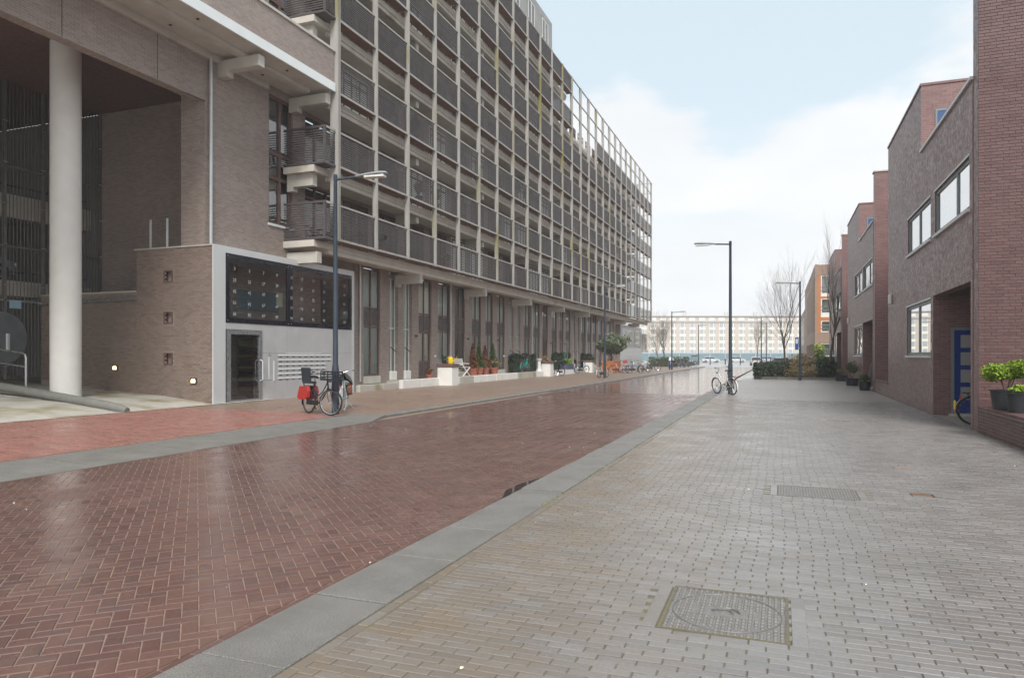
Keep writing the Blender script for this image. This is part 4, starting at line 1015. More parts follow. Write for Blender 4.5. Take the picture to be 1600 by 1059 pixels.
# ------------------------------------------------------------------ bicycles
BC = {}
def cached(key, fn):
    if key not in BC: BC[key] = fn()
    return BC[key]
def bike(loc, rz_, label, frame, tyre=None, crate=None, bags=None, seatm=None, child=False, cover=None, lean=0., small=False, tip=None, group='parked bicycles', steer=0.):
    t = empty('bicycle', loc, rz_, label, 'bicycle', group); t.rotation_euler = (lean, 0, rz_)
    tyre = tyre or M_TYRE; r = .34
    def part(name, mat, fn, par=t, at=(0, 0, 0), smooth=True, rot=0):
        me = cached((name, mat.name, fn.__name__), lambda: fn(MB()).mesh(name, mat, smooth)); o = link(name, me, None, par, at)
        if rot: o.rotation_euler.z = rot
        return o
    def ty(m): return m.torus((0, 0, 0), r-.02, .021, 30, 6)
    def ri(m): return m.torus((0, 0, 0), r-.045, .011, 30, 5)
    def sp(m):
        for k in range(16):
            a = 2*math.pi*k/16; m.tube((.02*math.cos(a+.9), .02*(1 if k % 2 else -1), .02*math.sin(a+.9)), ((r-.05)*math.cos(a), 0, (r-.05)*math.sin(a)), .0025, n=3, cap=False)
        return m.tube((0, -.05, 0), (0, .05, 0), .022, n=8)
    for x, rt in ((-.54, 0), (.56, steer)):
        w = part('wheel', tyre, ty, at=(x, 0, r), rot=rt); part('rim', M_CHROME, ri, w); part('spokes', M_CHROME, sp, w)
    def fr(m):
        bb, hd, hl, st, rh = (-.08, 0, .29), (.36, 0, .86), (.40, 0, .72), (-.27, 0, .84), (-.54, 0, r)
        m.path([hl, (.22, 0, .5), (.05, 0, .34), bb], .019, 8); m.path([hd, (.16, 0, .62), (-.05, 0, .5), (-.17, 0, .52)], .014, 8)
        m.tube(bb, st, .016); m.tube((.34, 0, .92), (.41, 0, .69), .021)
        for s_ in (-.055, .055): m.tube((bb[0], s_*.5, bb[2]), (rh[0], s_, rh[2]), .010, n=6); m.tube((-.22, s_*.4, .66), (rh[0], s_, rh[2]), .008, n=6)
        return m
    part('frame', frame, fr)
    def fk(m):
        for s_ in (-.055, .055): m.path([(.415, s_*.8, .68), (.47, s_, .5), (.56, s_, r)], .011, 6)
        return m
    part('fork', frame, fk)
    def hb_(m):
        m.tube((.34, 0, .9), (.31, 0, 1.06), .013)
        return m.path([(.08, .30, 1.10), (.2, .28, 1.12), (.33, .16, 1.10), (.33, 0, 1.06), (.33, -.16, 1.10), (.2, -.28, 1.12), (.08, -.30, 1.10)], .011, 6)
    h = part('handlebar', M_CHROME, hb_)
    def gr(m): return m.tube((.06, .3, 1.10), (.18, .285, 1.118), .017).tube((.06, -.3, 1.10), (.18, -.285, 1.118), .017)
    part('grips', M_BLK, gr, h)
    def sa(m):
        m.tube((-.27, 0, .82), (-.3, 0, .95), .012)
        for k, (x, w, z) in enumerate(((-.44, .075, .985), (-.4, .1, .99), (-.3, .085, .985), (-.2, .04, .98), (-.14, .02, .965))):
            for a in range(8):
                q = 2*math.pi*a/8; m.v.append((x, w*math.cos(q), z+.03*math.sin(q)))
        b = len(m.v)-40
        for k in range(4):
            for a in range(8): m.f.append((b+k*8+a, b+k*8+(a+1) % 8, b+k*8+8+(a+1) % 8, b+k*8+8+a))
        m.f.append(tuple(b+7-a for a in range(8))); m.f.append(tuple(b+32+a for a in range(8)))
        return m
    part('saddle', seatm or M_BLK, sa)
    def guard(m, arcs):
        for cx_, a0, a1 in arcs:
            pts = [(cx_+(r+.025)*math.cos(R(a)), (r+.025)*math.sin(R(a))+r) for a in np.linspace(a0, a1, 14)]
            for p, q in zip(pts, pts[1:]): m.quad((p[0], -.028, p[1]), (q[0], -.028, q[1]), (q[0], .028, q[1]), (p[0], .028, p[1]))
        return m
    def mgr(m): return guard(m, ((-.54, 10, 200),))
    def mgf(m): return guard(m, ((.56, -10, 150),))
    part('mudguard', frame, mgr); part('mudguard', frame, mgf)
    if tip:
        def tp_(m):
            for dx, a0, a1 in ((0, 150, 205),): guard(m, ((-.545, a0, a1),))
            return m.bbox(-.93, -.895, -.035, .035, .36, .56, .01)
        part('mudguard_tip', tip, tp_, smooth=False)
    def ca(m):
        for y in (-.06, .06): m.tube((-.78, y, .74), (-.3, y, .74), .008, n=6); m.tube((-.54, y, r), (-.66, y, .74), .007, n=6)
        for x in (-.78, -.66, -.54, -.42): m.tube((x, -.06, .74), (x, .06, .74), .006, n=5)
        return m
    part('carrier', M_BLK, ca)
    def cc(m): return m.box(-.56, .02, -.075, -.055, .24, .37)
    part('chain_case', M_BLK, cc, smooth=False)
    def pe(m): return m.tube((-.08, -.09, .29), (0, -.1, .16), .009, n=6).box(-.05, .05, -.19, -.1, .145, .17).tube((-.08, .09, .29), (-.16, .1, .42), .009, n=6).box(-.21, -.11, .1, .19, .41, .435)
    part('pedals', M_BLK, pe, smooth=False)
    def ks(m): return m.tube((-.2, .03, .3), (-.24, .2, .01), .009, n=6)
    part('kickstand', M_CHROME, ks)
    def li(m): return m.lathe((.44, 0, .88), [(.03, 0), (.035, .06)], 10, 'x')
    part('headlight', M_CHROME, li)
    def rl(m): return m.bbox(-.81, -.78, -.04, .04, .6, .68, .005)
    part('rear_light', M_REDP, rl, smooth=False)
    if crate:
        def cr(m):
            a = (.36, .72, -.22, .22, .90, 1.14)
            m.box(.36, .72, -.22, .22, .90, .915)
            for z in (.92, .98, 1.04, 1.11): m.box(.36, .72, -.22, -.205, z, z+.035); m.box(.36, .72, .205, .22, z, z+.035); m.box(.36, .375, -.2, .2, z, z+.035); m.box(.705, .72, -.2, .2, z, z+.035)
            for x in (.36, .53, .70):
                for y in (-.225, .205): m.box(x, x+.02, y, y+.02, .9, 1.15)
            return m
        part('crate', crate, cr, smooth=False)
    if bags:
        def ba(m):
            for s_ in (-1, 1): m.ext([(-.80, .72), (-.42, .73), (-.36, .60), (-.38, .44), (-.46, .38), (-.84, .36), (-.90, .44)], 1, s_*.08, s_*.17)
            return m
        part('pannier', bags, ba, smooth=False)
    if child:
        def cs(m):
            m.bbox(-.72, -.42, -.14, .14, .80, .86, .02); m.ext([(-.74, .84), (-.70, .84), (-.78, 1.22), (-.83, 1.2)], 1, -.13, .13)
            m.tube((-.6, -.15, .8), (-.5, -.15, .55), .02); return m.tube((-.6, .15, .8), (-.5, .15, .55), .02)
        part('child_seat', M_BLACKP, cs, smooth=False)
    if cover:
        def co(m):
            b = len(m.v); rows = [(-.86, .10, .68, .8), (-.75, .2, .66, .93), (-.5, .22, .68, 1.0), (-.25, .16, .8, 1.04), (-.1, .06, .9, 1.0)]
            for x, w, z0, z1 in rows:
                for a in range(10):
                    q = math.pi*a/9; m.v.append((x+random.uniform(-.02, .02), w*math.cos(q), z0+(z1-z0)*math.sin(q)))
            for k in range(4):
                for a in range(9): m.f.append((b+k*10+a, b+k*10+a+1, b+k*10+11+a, b+k*10+10+a))
            return m
        part('rain_cover', cover, co)
    return t
ZL = .045
bike((-11.35, 15.52, ZL), R(-24), 'black bicycle with red panniers, plastic crate and child seat at the near lamp post', M_BLK, M_TYRE, crate=M_BLACKP, bags=M_REDP, child=True, lean=-.05, steer=.5)
bike((-11.75, 17.3, ZL), R(-60), 'silver bicycle with dark rain cover behind the near lamp post', M_GREYB, M_TYREW, bags=M_BROWNL, cover=M_BLK, lean=.05, steer=-.2)
bike((-2.12, 30.15, 0), R(128), 'pale bicycle parked against the mid-street lamp post', M_WHITEP, M_TYRE, lean=-.08)
bike((4.68, 18.85, 0), R(0), 'black bicycle with a yellow mudguard tip half hidden behind the near house corner', M_BLK, M_TYRE, lean=.04, tip=M_YEL)
bike((-16.66, 46.2, ZT), R(90), 'teal bicycle leaning on the dark hedge of the terrace', M_TEAL, M_TYRE, lean=.05, small=True)
bl = [((-15.9, 51.4, ZL), 150, 'black bicycle with pale child seat parked beside the second concrete planter', M_BLK, True),
      ((-15.9, 58.6, ZL), 60, 'blue bicycle near the terrace, left of the third concrete planter', M_BLUEB, True),
      ((-11.5, 47.9, ZL), 75, 'pale bicycle leaning on the left lamp post before the olive tree', M_WHITEP, False),
      ((-13.2, 61.0, ZL), 10, 'pink bicycle with red crate right of the wooden olive box', M_PINK, False),
      ((-12.6, 62.0, ZL), 20, 'grey bicycle right of the pink one', M_GREYB, False),
      ((-11.9, 61.5, ZL), 35, 'dark blue bicycle in the middle of the pavement cluster', M_BLUEB, False),
      ((-11.4, 63.5, ZL), 60, 'black bicycle at the right end of the pavement cluster', M_BLK, False),
      ((-12.0, 71.0, ZL), 20, 'dark bicycle standing alone beyond the pavement cluster', M_BLK, False)]
for loc, a, lb, fm_, ch in bl: bike(loc, R(a), lb, fm_, M_TYRE, child=ch, crate=M_REDP if fm_ is M_PINK else None, lean=random.uniform(-.05, .05))
for k in range(7): bike((-12.6+.2*k, 92+1.1*k, ZL), R(10+random.uniform(-15, 15)), ('nearest', 'second', 'third', 'fourth', 'fifth', 'sixth', 'farthest')[k]+' bicycle of the distant row at the end of the left pavement', (M_BLK, M_GREYB, M_BLUEB)[k % 3], M_TYRE, group='distant bicycle row')
bike((-11.9, 110.5, ZL), R(70), 'bicycle leaning on the farthest left lamp post', M_BLK, M_TYRE)
def scooter(loc, rz_, label):
    t = empty('motor_scooter', loc, rz_, label, 'scooter')
    for x in (-.6, .62):
        w = MB().torus((x, 0, .25), .2, .06, 20, 8).build('wheel', M_TYRE, t, True); MB().lathe((x, -.03, .25), [(.13, 0), (.13, .06)], 14, 'y').build('hub', M_CHROME, w)
    MB().ext([(-.85, .55), (-.8, .75), (-.1, .72), (.0, .35), (.3, .32), (.42, .5), (.3, .95), (.38, 1.0), (.55, .5), (.45, .25), (-.1, .22), (-.5, .3)], 1, -.15, .15).build('body', M_BLUEB, t)
    MB().bbox(-.8, -.1, -.14, .14, .74, .85, .04).build('seat', M_BLK, t)
    MB().tube((.5, 0, .35), (.32, 0, 1.05), .03).tube((.3, -.32, 1.05), (.3, .32, 1.05), .018).build('handlebar', M_CHROME, t)
    MB().ext([(.34, 1.0), (.36, 1.0), (.24, 1.35), (.22, 1.35)], 1, -.2, .2).build('windshield', M_FRAMEW, t)
    MB().lathe((.40, 0, .9), [(.07, 0), (.05, .06)], 12, 'x').build('headlight', M_CHROME, t)
scooter((-11.5, 80.2, ZL), R(-70), 'motor scooter standing at the far left kerb')

# ------------------------------------------------------------------ plants
def leaves(name, mat, parent, pts, size, up=.3, aspect=1.6):
    P_ = np.array(pts); N = len(P_)
    n = rng.normal(0, 1, (N, 3)); n[:, 2] = np.abs(n[:, 2])+up; n /= np.linalg.norm(n, axis=1)[:, None]
    t = np.cross(n, rng.normal(0, 1, (N, 3))); t /= np.linalg.norm(t, axis=1)[:, None]; b = np.cross(n, t)
    s_ = (size*rng.uniform(.6, 1.3, N))[:, None]
    V = np.stack([P_-t*s_*aspect*.5, P_+b*s_*.5, P_+t*s_*aspect*.5, P_-b*s_*.5], 1).reshape(-1, 3)
    me = bpy.data.meshes.new(name); me.from_pydata(V.tolist(), [], np.arange(4*N).reshape(-1, 4).tolist()); me.materials.append(mat)
    at = me.attributes.new('rnd', 'FLOAT', 'FACE'); at.data.foreach_set('value', rng.random(N).astype(np.float32))
    o = link(name, me, None, parent); o['kind'] = 'stuff'; return o
def blob(n, c, rad, lumps=7, seed=0):
    """points spread over lumpy clusters inside an ellipsoid"""
    r_ = np.random.default_rng(seed); rad = np.array(rad); out = []
    cs = r_.normal(0, 1, (lumps, 3)); cs /= np.linalg.norm(cs, axis=1)[:, None]; cs *= r_.uniform(.25, .72, (lumps, 1))
    for k in range(lumps):
        q = r_.normal(0, 1, (n//lumps, 3)); q /= np.linalg.norm(q, axis=1)[:, None]; q *= (r_.uniform(.1, 1, (n//lumps, 1))**.45)*r_.uniform(.3, .55)
        out.append(cs[k]+q)
    return np.concatenate(out)*rad+np.array(c)
def potted(loc, label, pot, mat, n=350, h=.9, r=.3, ph=.32, pr_=.2, size=.05, tub=False, kind='round', cat='potted plant', group=None, seed=1, potname='pot'):
    t = empty('potted_plant', loc, 0, label, cat, group)
    if tub:
        p = MB(); p.lathe((0, 0, 0), [(pr_*.82, 0), (pr_, ph*.97), (pr_+.03, ph*.97), (pr_+.03, ph), (pr_-.02, ph), (pr_-.04, ph-.06), (0, ph-.06)], 24)
    else: p = MB(); p.lathe((0, 0, 0), [(pr_*.68, 0), (pr_*.92, ph*.8), (pr_, ph*.8), (pr_, ph), (pr_*.88, ph), (pr_*.85, ph-.05), (0, ph-.05)], 20)
    p.build(potname, pot, t, True)
    st = MB()
    for k in range(6):
        a = random.random()*6.3; e = (r*.5*math.cos(a), r*.5*math.sin(a), ph+h*random.uniform(.4, .75)); st.tube((random.uniform(-.03, .03), random.uniform(-.03, .03), ph-.06), e, .012, .005, 5)
    st.build('stem', M_BARK, t)
    if kind == 'cone':
        z = rng.random(n)**1.3; a = rng.random(n)*6.283; q = (1-z)*r*np.sqrt(rng.random(n))*(1+.45*np.sin(3*a+7*z+seed)*np.cos(9*z+seed))+.03
        pts = np.stack([q*np.cos(a), q*np.sin(a), ph+z*h], 1)
    else: pts = blob(n, (0, 0, ph+h*.55), (r, r, h*.5), 8, seed)
    leaves('foliage', mat, t, pts, size)
    return t
# right edge tubs
potted((4.05, 15.95, .555), 'bushy bright green shrub in a black tub on the low brick wall', M_BLACKP, M_LBRIGHT, 6000, .74, .46, .38, .27, .034, True, seed=3)
potted((4.07, 15.25, .555), 'black tub with a little low green plant at the right picture edge', M_BLACKP, M_LBRIGHT, 260, .14, .18, .36, .21, .05, True, seed=4)
tp = potted((4.08, 16.62, .555), 'empty terracotta pot left of the black tub on the wall', M_TERR, M_LDRY, 12, .08, .05, .24, .13, .03)
potted((3.6, 48.3, 0), 'black tub with dry twigs at the corner of the third house', M_BLACKP, M_LDRY, 160, .5, .4, .36, .42, .06, True)
potted((3.55, 41.2, 0), 'dark square tub with a loose green bush by the second house window', M_BLACKP, M_LGREEN, 700, .95, .42, .38, .33, .05, True, seed=8)
potted((3.62, 35.9, 0), 'dark tub with low green plant at the second house doorway', M_BLACKP, M_LGREEN, 420, .35, .38, .4, .26, .06, True, seed=9)
tag(MB().tube((3.78, 36.6, .05), (4.0, 36.9, 1.25), .016).build('leaning_stick', M_GREYB), 'thin pale stick leaning in the second house doorway', 'stick')
# left terrace
conifers = [((-16.9, 37.9), M_LRUST, 1.45, 'rust brown conifer in terracotta pot right of the white chair'), ((-17.0, 39.0), M_LGREEN, 1.5, 'slender green and brown conifer between two rusty ones'),
            ((-16.9, 39.7), M_LRUST, 1.35, 'rust brown conifer in the middle of the pot row'), ((-17.0, 41.2), M_LGREEN, 1.5, 'green conifer at the right end of the terracotta pots')]
for k, ((x, y), mt, h_, lb) in enumerate(conifers): potted((x, y, ZT), lb, M_TERR, mt, 700, h_, .34, .42, .3, .07, kind='cone', group='potted conifers', seed=20+k)
potted((-16.65, 40.6, ZT), 'low bushy yellow-brown plant in front of the conifers', M_TERR, M_LDRY, 500, .5, .42, .4, .26, .07, seed=30)
potted((-16.8, 32.2, ZT), 'small dry brown plant by the terrace left of the planter', M_TERR, M_LRUST, 200, .3, .3, .2, .2, .06, seed=31)
def cplanter(y, x, label, top, seed):
    t = empty('concrete_planter', (x, y, .02), 0, label, 'planter', 'concrete planters')
    MB().bbox(-.42, .42, -.42, .42, 0, .98, .03).build('block', M_WHITEC, t); MB().bbox(-.46, .46, -.46, .46, .982, 1.14, .02).build('rim', M_FRAMEB, t)
    if top: leaves('foliage', top, t, blob(500, (0, 0, 1.3), (.5, .6, .3), 6, seed), .08)
    return t
cplanter(33.15, -16.2, 'pale concrete planter block with yellow watering can on top', None, 1)
wc = empty('watering_can', (-16.15, 33.35, 1.163), R(20), 'yellow watering can on the first concrete planter', 'watering can')
MB().lathe((0, 0, 0), [(.13, 0), (.15, .05), (.14, .28), (.09, .33), (.0, .33)], 18).build('body', M_YEL, wc, True); MB().tube((.12, 0, .08), (.33, 0, .33), .022, .016).lathe((.33, 0, .33), [(.02, 0), (.05, .05)], 10).build('spout', M_YEL, wc, True)
MB().path([(-.12, 0, .08), (-.22, 0, .2), (-.12, 0, .36), (.02, 0, .38), (.06, 0, .33)], .014, 6).build('handle', M_YEL, wc, True)
pp = empty('plant_pot', (-16.25, 32.85, 1.163), 0, 'small dark plant pot left of the watering can', 'pot'); MB().lathe((0, 0, 0), [(.09, 0), (.12, .2), (.1, .2), (.1, .15), (0, .15)], 14).build('pot', M_BLK, pp, True); leaves('foliage', M_LDARK, pp, blob(80, (0, 0, .32), (.16, .16, .18), 4, 5), .06)
cplanter(50.05, -16.3, 'pale concrete planter overgrown with green, beside the white pedestal', M_LDRY, 2)
cplanter(62.5, -16.3, 'third concrete planter, near the olive tree', M_LDARK, 3)
wp = empty('white_pedestal', (-16.6, 49.2, ZT), 0, 'small white pedestal between the hedge and the second planter', 'pedestal')
MB().lathe((0, 0, 0), [(.22, 0), (.22, .1), (.13, .16), (.12, .75), (.2, .82), (.24, .95), (.2, .95), (0, .9)], 18).build('shaft', M_WOODW, wp, True)
# folding chair
fc = empty('folding_chair', (-16.75, 36.2, ZT), R(75), 'white wooden folding chair on the terrace left of the conifers', 'chair')
for s_ in (-.27, .27):
    MB().tube((-.35, s_, .0), (.30, s_*.95, .50), .028, n=6).build('leg', M_WOODW, fc); MB().tube((.32, s_*.9, 0), (-.30, s_*.9, .60), .028, n=6).build('leg', M_WOODW, fc)
    MB().tube((-.28, s_, .50), (-.44, s_, 1.0), .026, n=6).build('back_post', M_WOODW, fc); MB().tube((-.36, s_, .74), (.22, s_, .70), .022, n=6).build('armrest', M_WOODW, fc)
for k in range(6): MB().box(-.26+k*.095, -.18+k*.095, -.28, .28, .50, .525).build('seat_slat', M_WOODW, fc)
for k in range(4): MB().box(-.40-k*.018, -.375-k*.018, -.28, .28, .62+k*.1, .69+k*.1).build('back_slat', M_WOODW, fc)
def hedge(name, x0, x1, y0, y1, z0, z1, mat, label, n, size=.09, cat='hedge'):
    t = empty(name, ((x0+x1)/2, (y0+y1)/2, z0), 0, label, cat); w, d, h = (x1-x0)/2, (y1-y0)/2, z1-z0
    core = MB().bbox(-w*.8, w*.8, -d*.92, d*.92, 0, h*.85, .1); core.build('branches', M_DARKLEAF, t)
    q = rng.uniform(-1, 1, (n, 3)); ax = rng.integers(0, 3, n); sg_ = np.where(rng.random(n) < .5, -1., 1.)
    for k in range(3): q[ax == k, k] = sg_[ax == k]*rng.uniform(.82, 1.05, (ax == k).sum())
    pts = q*np.array([w, d, h/2])+np.array([0, 0, h/2]); pts[:, 2] += .06*np.sin(pts[:, 1]*3.1)*np.cos(pts[:, 0]*4)
    pts = pts[pts[:, 2] > .02]; leaves('foliage', mat, t, pts, size); return t
M_DARKLEAF = plain('inner_branches', srgb(52, 56, 40), .9, .3, 9)
hedge('hedge', -17.36, -17.12, 44.9, 50.0, ZT, 1.65, M_LDARK, 'dark clipped hedge behind the teal bicycle', 2200)
hedge('hedge', -17.36, -17.12, 54.6, 59.4, ZT, 1.75, M_LDARK, 'dark terrace hedge right of the second planter', 1800)
hedge('hedge', -17.36, -17.12, 63.6, 67.0, ZT, 1.7, M_LDARK, 'dark terrace hedge behind the third planter', 1500)
cb = empty('plant_crate', (-16.7, 56.8, ZT), 0, 'blue-grey crate with light green plants on the terrace', 'planter box')
MB().bbox(-.3, .3, -1.1, 1.1, 0, .45, .02).build('crate', M_BLUEP, cb); leaves('foliage', M_LBRIGHT, cb, blob(700, (0, 0, .65), (.35, 1.1, .35), 8, 9), .09)
gs = empty('green_stand', (-16.8, 56.9, ZT), 0, 'green metal frame standing in front of the terrace hedge', 'frame')
MB().path([(0, -.4, 0), (0, -.35, 1.3), (0, .35, 1.3), (0, .4, 0)], .03, 6).tube((0, -.36, .8), (0, .36, .8), .025).build('tube_frame', M_TEAL, gs, True)
# olive tree in corten box
ol = empty('olive_tree', (-14.5, 63.6, .05), 0, 'grey-green olive tree in a wooden box on the left pavement', 'tree')
MB().bbox(-.75, .75, -.75, .75, 0, 1.05, .03).build('box', M_CORTEN, ol)
for k in range(3): MB().box(-.76, .76, -.765, -.752, .05+k*.34, .36+k*.34).build('plank', M_CORTEN, ol)
MB().path([(0, 0, 1.0), (.06, 0, 1.4), (-.05, .05, 1.8), (.1, 0, 2.2)], [.11, .09, .08, .05], 8).path([(0, 0, 1.5), (-.4, .1, 2.0), (-.7, .1, 2.4)], [.06, .05, .03], 6).path([(0, 0, 1.6), (.4, -.1, 2.0), (.8, 0, 2.5)], [.06, .05, .03], 6).build('trunk', M_BARK, ol, True)
leaves('crown', M_LOLIVE, ol, blob(3800, (0, 0, 2.6), (1.75, 1.7, 1.1), 16, 12), .11, aspect=2.6)
# grass and weeds in seams
gp = []
for k in range(2600):
    r_ = random.random()
    if r_ < .55: gp.append((-16.3+random.gauss(0, .06)+(-.4 if (yy := random.uniform(25.8, 78)) < 29 else 0), yy, .08+abs(random.gauss(0, .05))))
    elif r_ < .8: gp.append((KX1+.0+random.gauss(0, .02), 7+19*random.random(), .003))
    elif 1: gp.append((3.82+random.gauss(0, .04), random.uniform(14, 45), .02))
tag(leaves('seam_weeds', M_GRASS, None, gp, .012), 'low weeds and moss growing along kerb seams and wall feet', 'weeds')

# plants and things kept on the balconies
FLN = ('first', 'second', 'third', 'fourth', 'fifth')
for k, i, off, mt, h_, what in ((1, 1, .8, M_LGREEN, .9, 'leafy green plant'), (1, 2, 1.6, M_LDRY, .7, 'dry yellowish plant'), (1, 3, .7, M_LGREEN, .8, 'green bushy plant'), (0, 3, 1.8, M_LBRIGHT, .5, 'light green plant'), (2, 2, 1.2, M_LDARK, .9, 'dark green plant'),
        (2, 6, 1.1, M_LBRIGHT, 1.2, 'tall light green climber'), (2, 7, 1.3, M_LGREEN, 1.3, 'big green bush'), (2, 8, 1.0, M_LGREEN, 1.1, 'green bush'), (3, 4, 1.5, M_LGREEN, .8, 'green plant'), (1, 9, 1.2, M_LBRIGHT, 1.0, 'light green bush'), (0, 1, .9, M_LDARK, .5, 'low dark plant'), (3, 1, 1.7, M_LDRY, .8, 'brownish plant')):
    potted((FX-.28, PY0+BAY*i+off, ZB+SH*k+.075), what+' on the '+FLN[k]+' balcony level, bay '+('one', 'two', 'three', 'four', 'five', 'six', 'seven', 'eight', 'nine', 'ten')[i]+' from the near corner', M_TERR if i % 2 else M_BLACKP, mt, 420, h_, .32, .3, .2, .09, seed=60+i+7*k, group='balcony plants')

# ------------------------------------------------------------------ bare trees
def bare_tree(loc, H, label, seed, spread=1.0, trunk_h=.3, levels=5, fine=1.0, cat='tree'):
    rr = random.Random(seed); t = empty('bare_tree', loc, 0, label, cat, 'bare street trees')
    tr, br, tw_ = MB(), MB(), MB()
    def grow(p, d, L_, r0, lev):
        m = tr if lev == 0 else (br if lev < 3 else tw_)
        n = 4 if lev < 2 else 3; pts = [Vector(p)]; dd = Vector(d)
        for k in range(n):
            dd = (dd+Vector((rr.gauss(0, .10), rr.gauss(0, .10), .06 if lev else .02))).normalized(); pts.append(pts[-1]+dd*L_/n)
        r1 = r0*(.55 if lev else .6)
        m.path(pts, [r0+(r1-r0)*k/n for k in range(n+1)], 9 if lev == 0 else 5 if lev < 3 else 3)
        if lev >= levels: return
        nb = (7, 5, 4, 3, 3)[min(lev, 4)]
        for b in range(nb):
            f = rr.uniform(.25 if lev else .55, 1.0) if b else 1.0; k = min(n-1, int(f*n)); q = pts[k].lerp(pts[k+1], f*n-k)
            a = rr.uniform(0, 6.283); tilt = rr.uniform(.3, .75)*spread if b else rr.uniform(.0, .2)
            o1 = dd.orthogonal().normalized(); o2 = dd.cross(o1)
            nd = (dd*math.cos(tilt)+(o1*math.cos(a)+o2*math.sin(a))*math.sin(tilt)).normalized(); nd.z += .12; nd.normalize()
            grow(q, nd, L_*rr.uniform(.55, .8)*(1.25 if lev == 0 else 1), max(.004*fine, r1*(rr.uniform(.5, .75) if b else .9)), lev+1)
    grow((0, 0, 0), (0, 0, 1), H*trunk_h, H*.0095, 0)
    tr.build('trunk', M_BARK, t, True); br.build('branch', M_BARK, t, True)
    tw_.build('twig', M_TWIG, t); return t
bare_tree((.55, 76, 0), 12.0, 'bare tree standing in the middle of the hedge island', 5, .8, .30, 5)
bare_tree((3.3, 52.6, 0), 10.0, 'bare tree beside the end wall of the third house', 9, .42, .36, 4)
bare_tree((-16.5, 108, 0), 11.0, 'bare tree just past the end of the left block', 14, 1.0, .25, 5, 1.3)
bare_tree((-3.5, 120, 0), 9.0, 'small bare tree far off left of the hedge island', 21, .7, .3, 4, 1.3)
bare_tree((-20, 125, 0), 10.0, 'far bare tree partly behind the end of the left block', 33, 1.0, .25, 4, 1.4)

# ------------------------------------------------------------------ hedge island
isl = empty('planting_island'); tag(isl, kind='structure')
out = [(-1.9, 57), (-1.75, 53.5), (-1.2, 51.2), (-.2, 50.1), (3.4, 49.7), (3.6, 52), (3.6, 82), (-1.6, 86)]
MB().prism(out, -.1, .14).build('kerb_ring', M_LOG, isl)
cxm, cym = 1.0, 64
MB().prism([(x+(.16 if x < cxm else -.16), y+(.16 if y < cym else -.16)) for x, y in out], .13, .17).build('bed_soil', M_SOIL, isl)
hedge('shrub', -1.7, .5, 51.2, 54.5, .15, 1.05, M_LDARK, 'round dark evergreen shrub at the left corner of the hedge island', 2600, .1, 'shrub')
hedge('shrub', 2.35, 3.5, 50.6, 53.5, .15, 1.15, M_LDARK, 'dark evergreen shrub at the right end of the hedge island', 1800, .1, 'shrub')
hedge('shrub', 2.6, 3.6, 54.5, 58, .15, 1.45, M_LGREEN, 'lighter green shrub behind the right end of the island', 1500, .1, 'shrub')
lowp = empty('low_planting', (1.2, 52, .16), 0, 'low yellow and pink-brown ground planting between the two dark shrubs', 'plants')
leaves('foliage', M_LDRY, lowp, np.concatenate([np.stack([rng.uniform(-1.0, 1.4, 5200), rng.uniform(-1.2, 6, 5200), rng.uniform(0, .72, 5200)*rng.uniform(.5, 1, 5200)], 1)]), .09)
leaves('dry_stalks', M_LDRY, lowp, blob(1200, (.6, 8, .8), (1.3, 3, .9), 12, 44), .07, aspect=4)
hedge('hedge', -1.6, 2.6, 70, 71, .15, .95, M_LDARK, 'long low clipped hedge across the back of the island', 1600, .1)
hedge('hedge', -16.8, -11.6, 97, 98.2, 0, 1.35, M_LGREEN, 'low far hedge at the end of the left pavement', 1500, .13)
hedge('shrub', 3.2, 4.0, 74, 77, 0, 2.6, M_LBRIGHT, 'yellow-green upright shrub by the grey plinth of the orange-framed house', 900, .14, 'shrub')

# ------------------------------------------------------------------ orange-framed corner house beyond the row
ob = empty('corner_building', (0, 0, 0), 0, 'brown brick corner building with orange window frames beyond the houses', 'building')
OX, OY = 3.4, 80.0
m = MB()
m.box(OX+.25, 16, OY, OY+.3, 9.95, 11.03).box(OX+3.1, 16, OY, OY+.3, 4.0, 9.95).box(OX+.25, 16, OY, OY+.3, 2.87, 4.0).box(OX+3.4, 16, OY, OY+.3, 0, 2.87)
slits = [(OY+1.0, OY+2.6, 4.1, 9.9)]+[(OY+5+k*4.2, OY+5.9+k*4.2, 4.2, 9.3) for k in range(5)]+[(OY+.6+k*3.1, OY+2.9+k*3.1, 1.5, 2.85) for k in range(8)]
wallx(m, OX, OX+.25, OY, OY+32, 1.5, 11.03, slits)
m.box(OX+.5, 16, OY+32, OY+32.3, 0, 11.03).box(OX+.25, 16, OY+.4, OY+32, 10.6, 10.9)
m.build('brick_wall', M_FARBRICK, ob)
MB().box(OX-.02, OX+.27, OY-.02, OY+32, 0, 1.5).box(OX+.27, OX+3.4, OY-.02, OY+.28, 0, 1.5).build('plinth', M_GREYR, ob)
MB().box(OX+2, OX+2.3, OY+.6, OY+32, .1, 10.6).build('inner_wall', M_CURT, ob)
MB().box(OX-.05, OX+.3, OY-.05, OY+.0, 11.03, 11.1).build('coping', M_SLAB, ob)
for z0, z1 in ((4.0, 9.94), (1.5, 2.86)): MB().box(OX+.26, OX+.56, OY+.02, OY+.3, z0, z1).build('orange_post', M_ORANGE, ob)
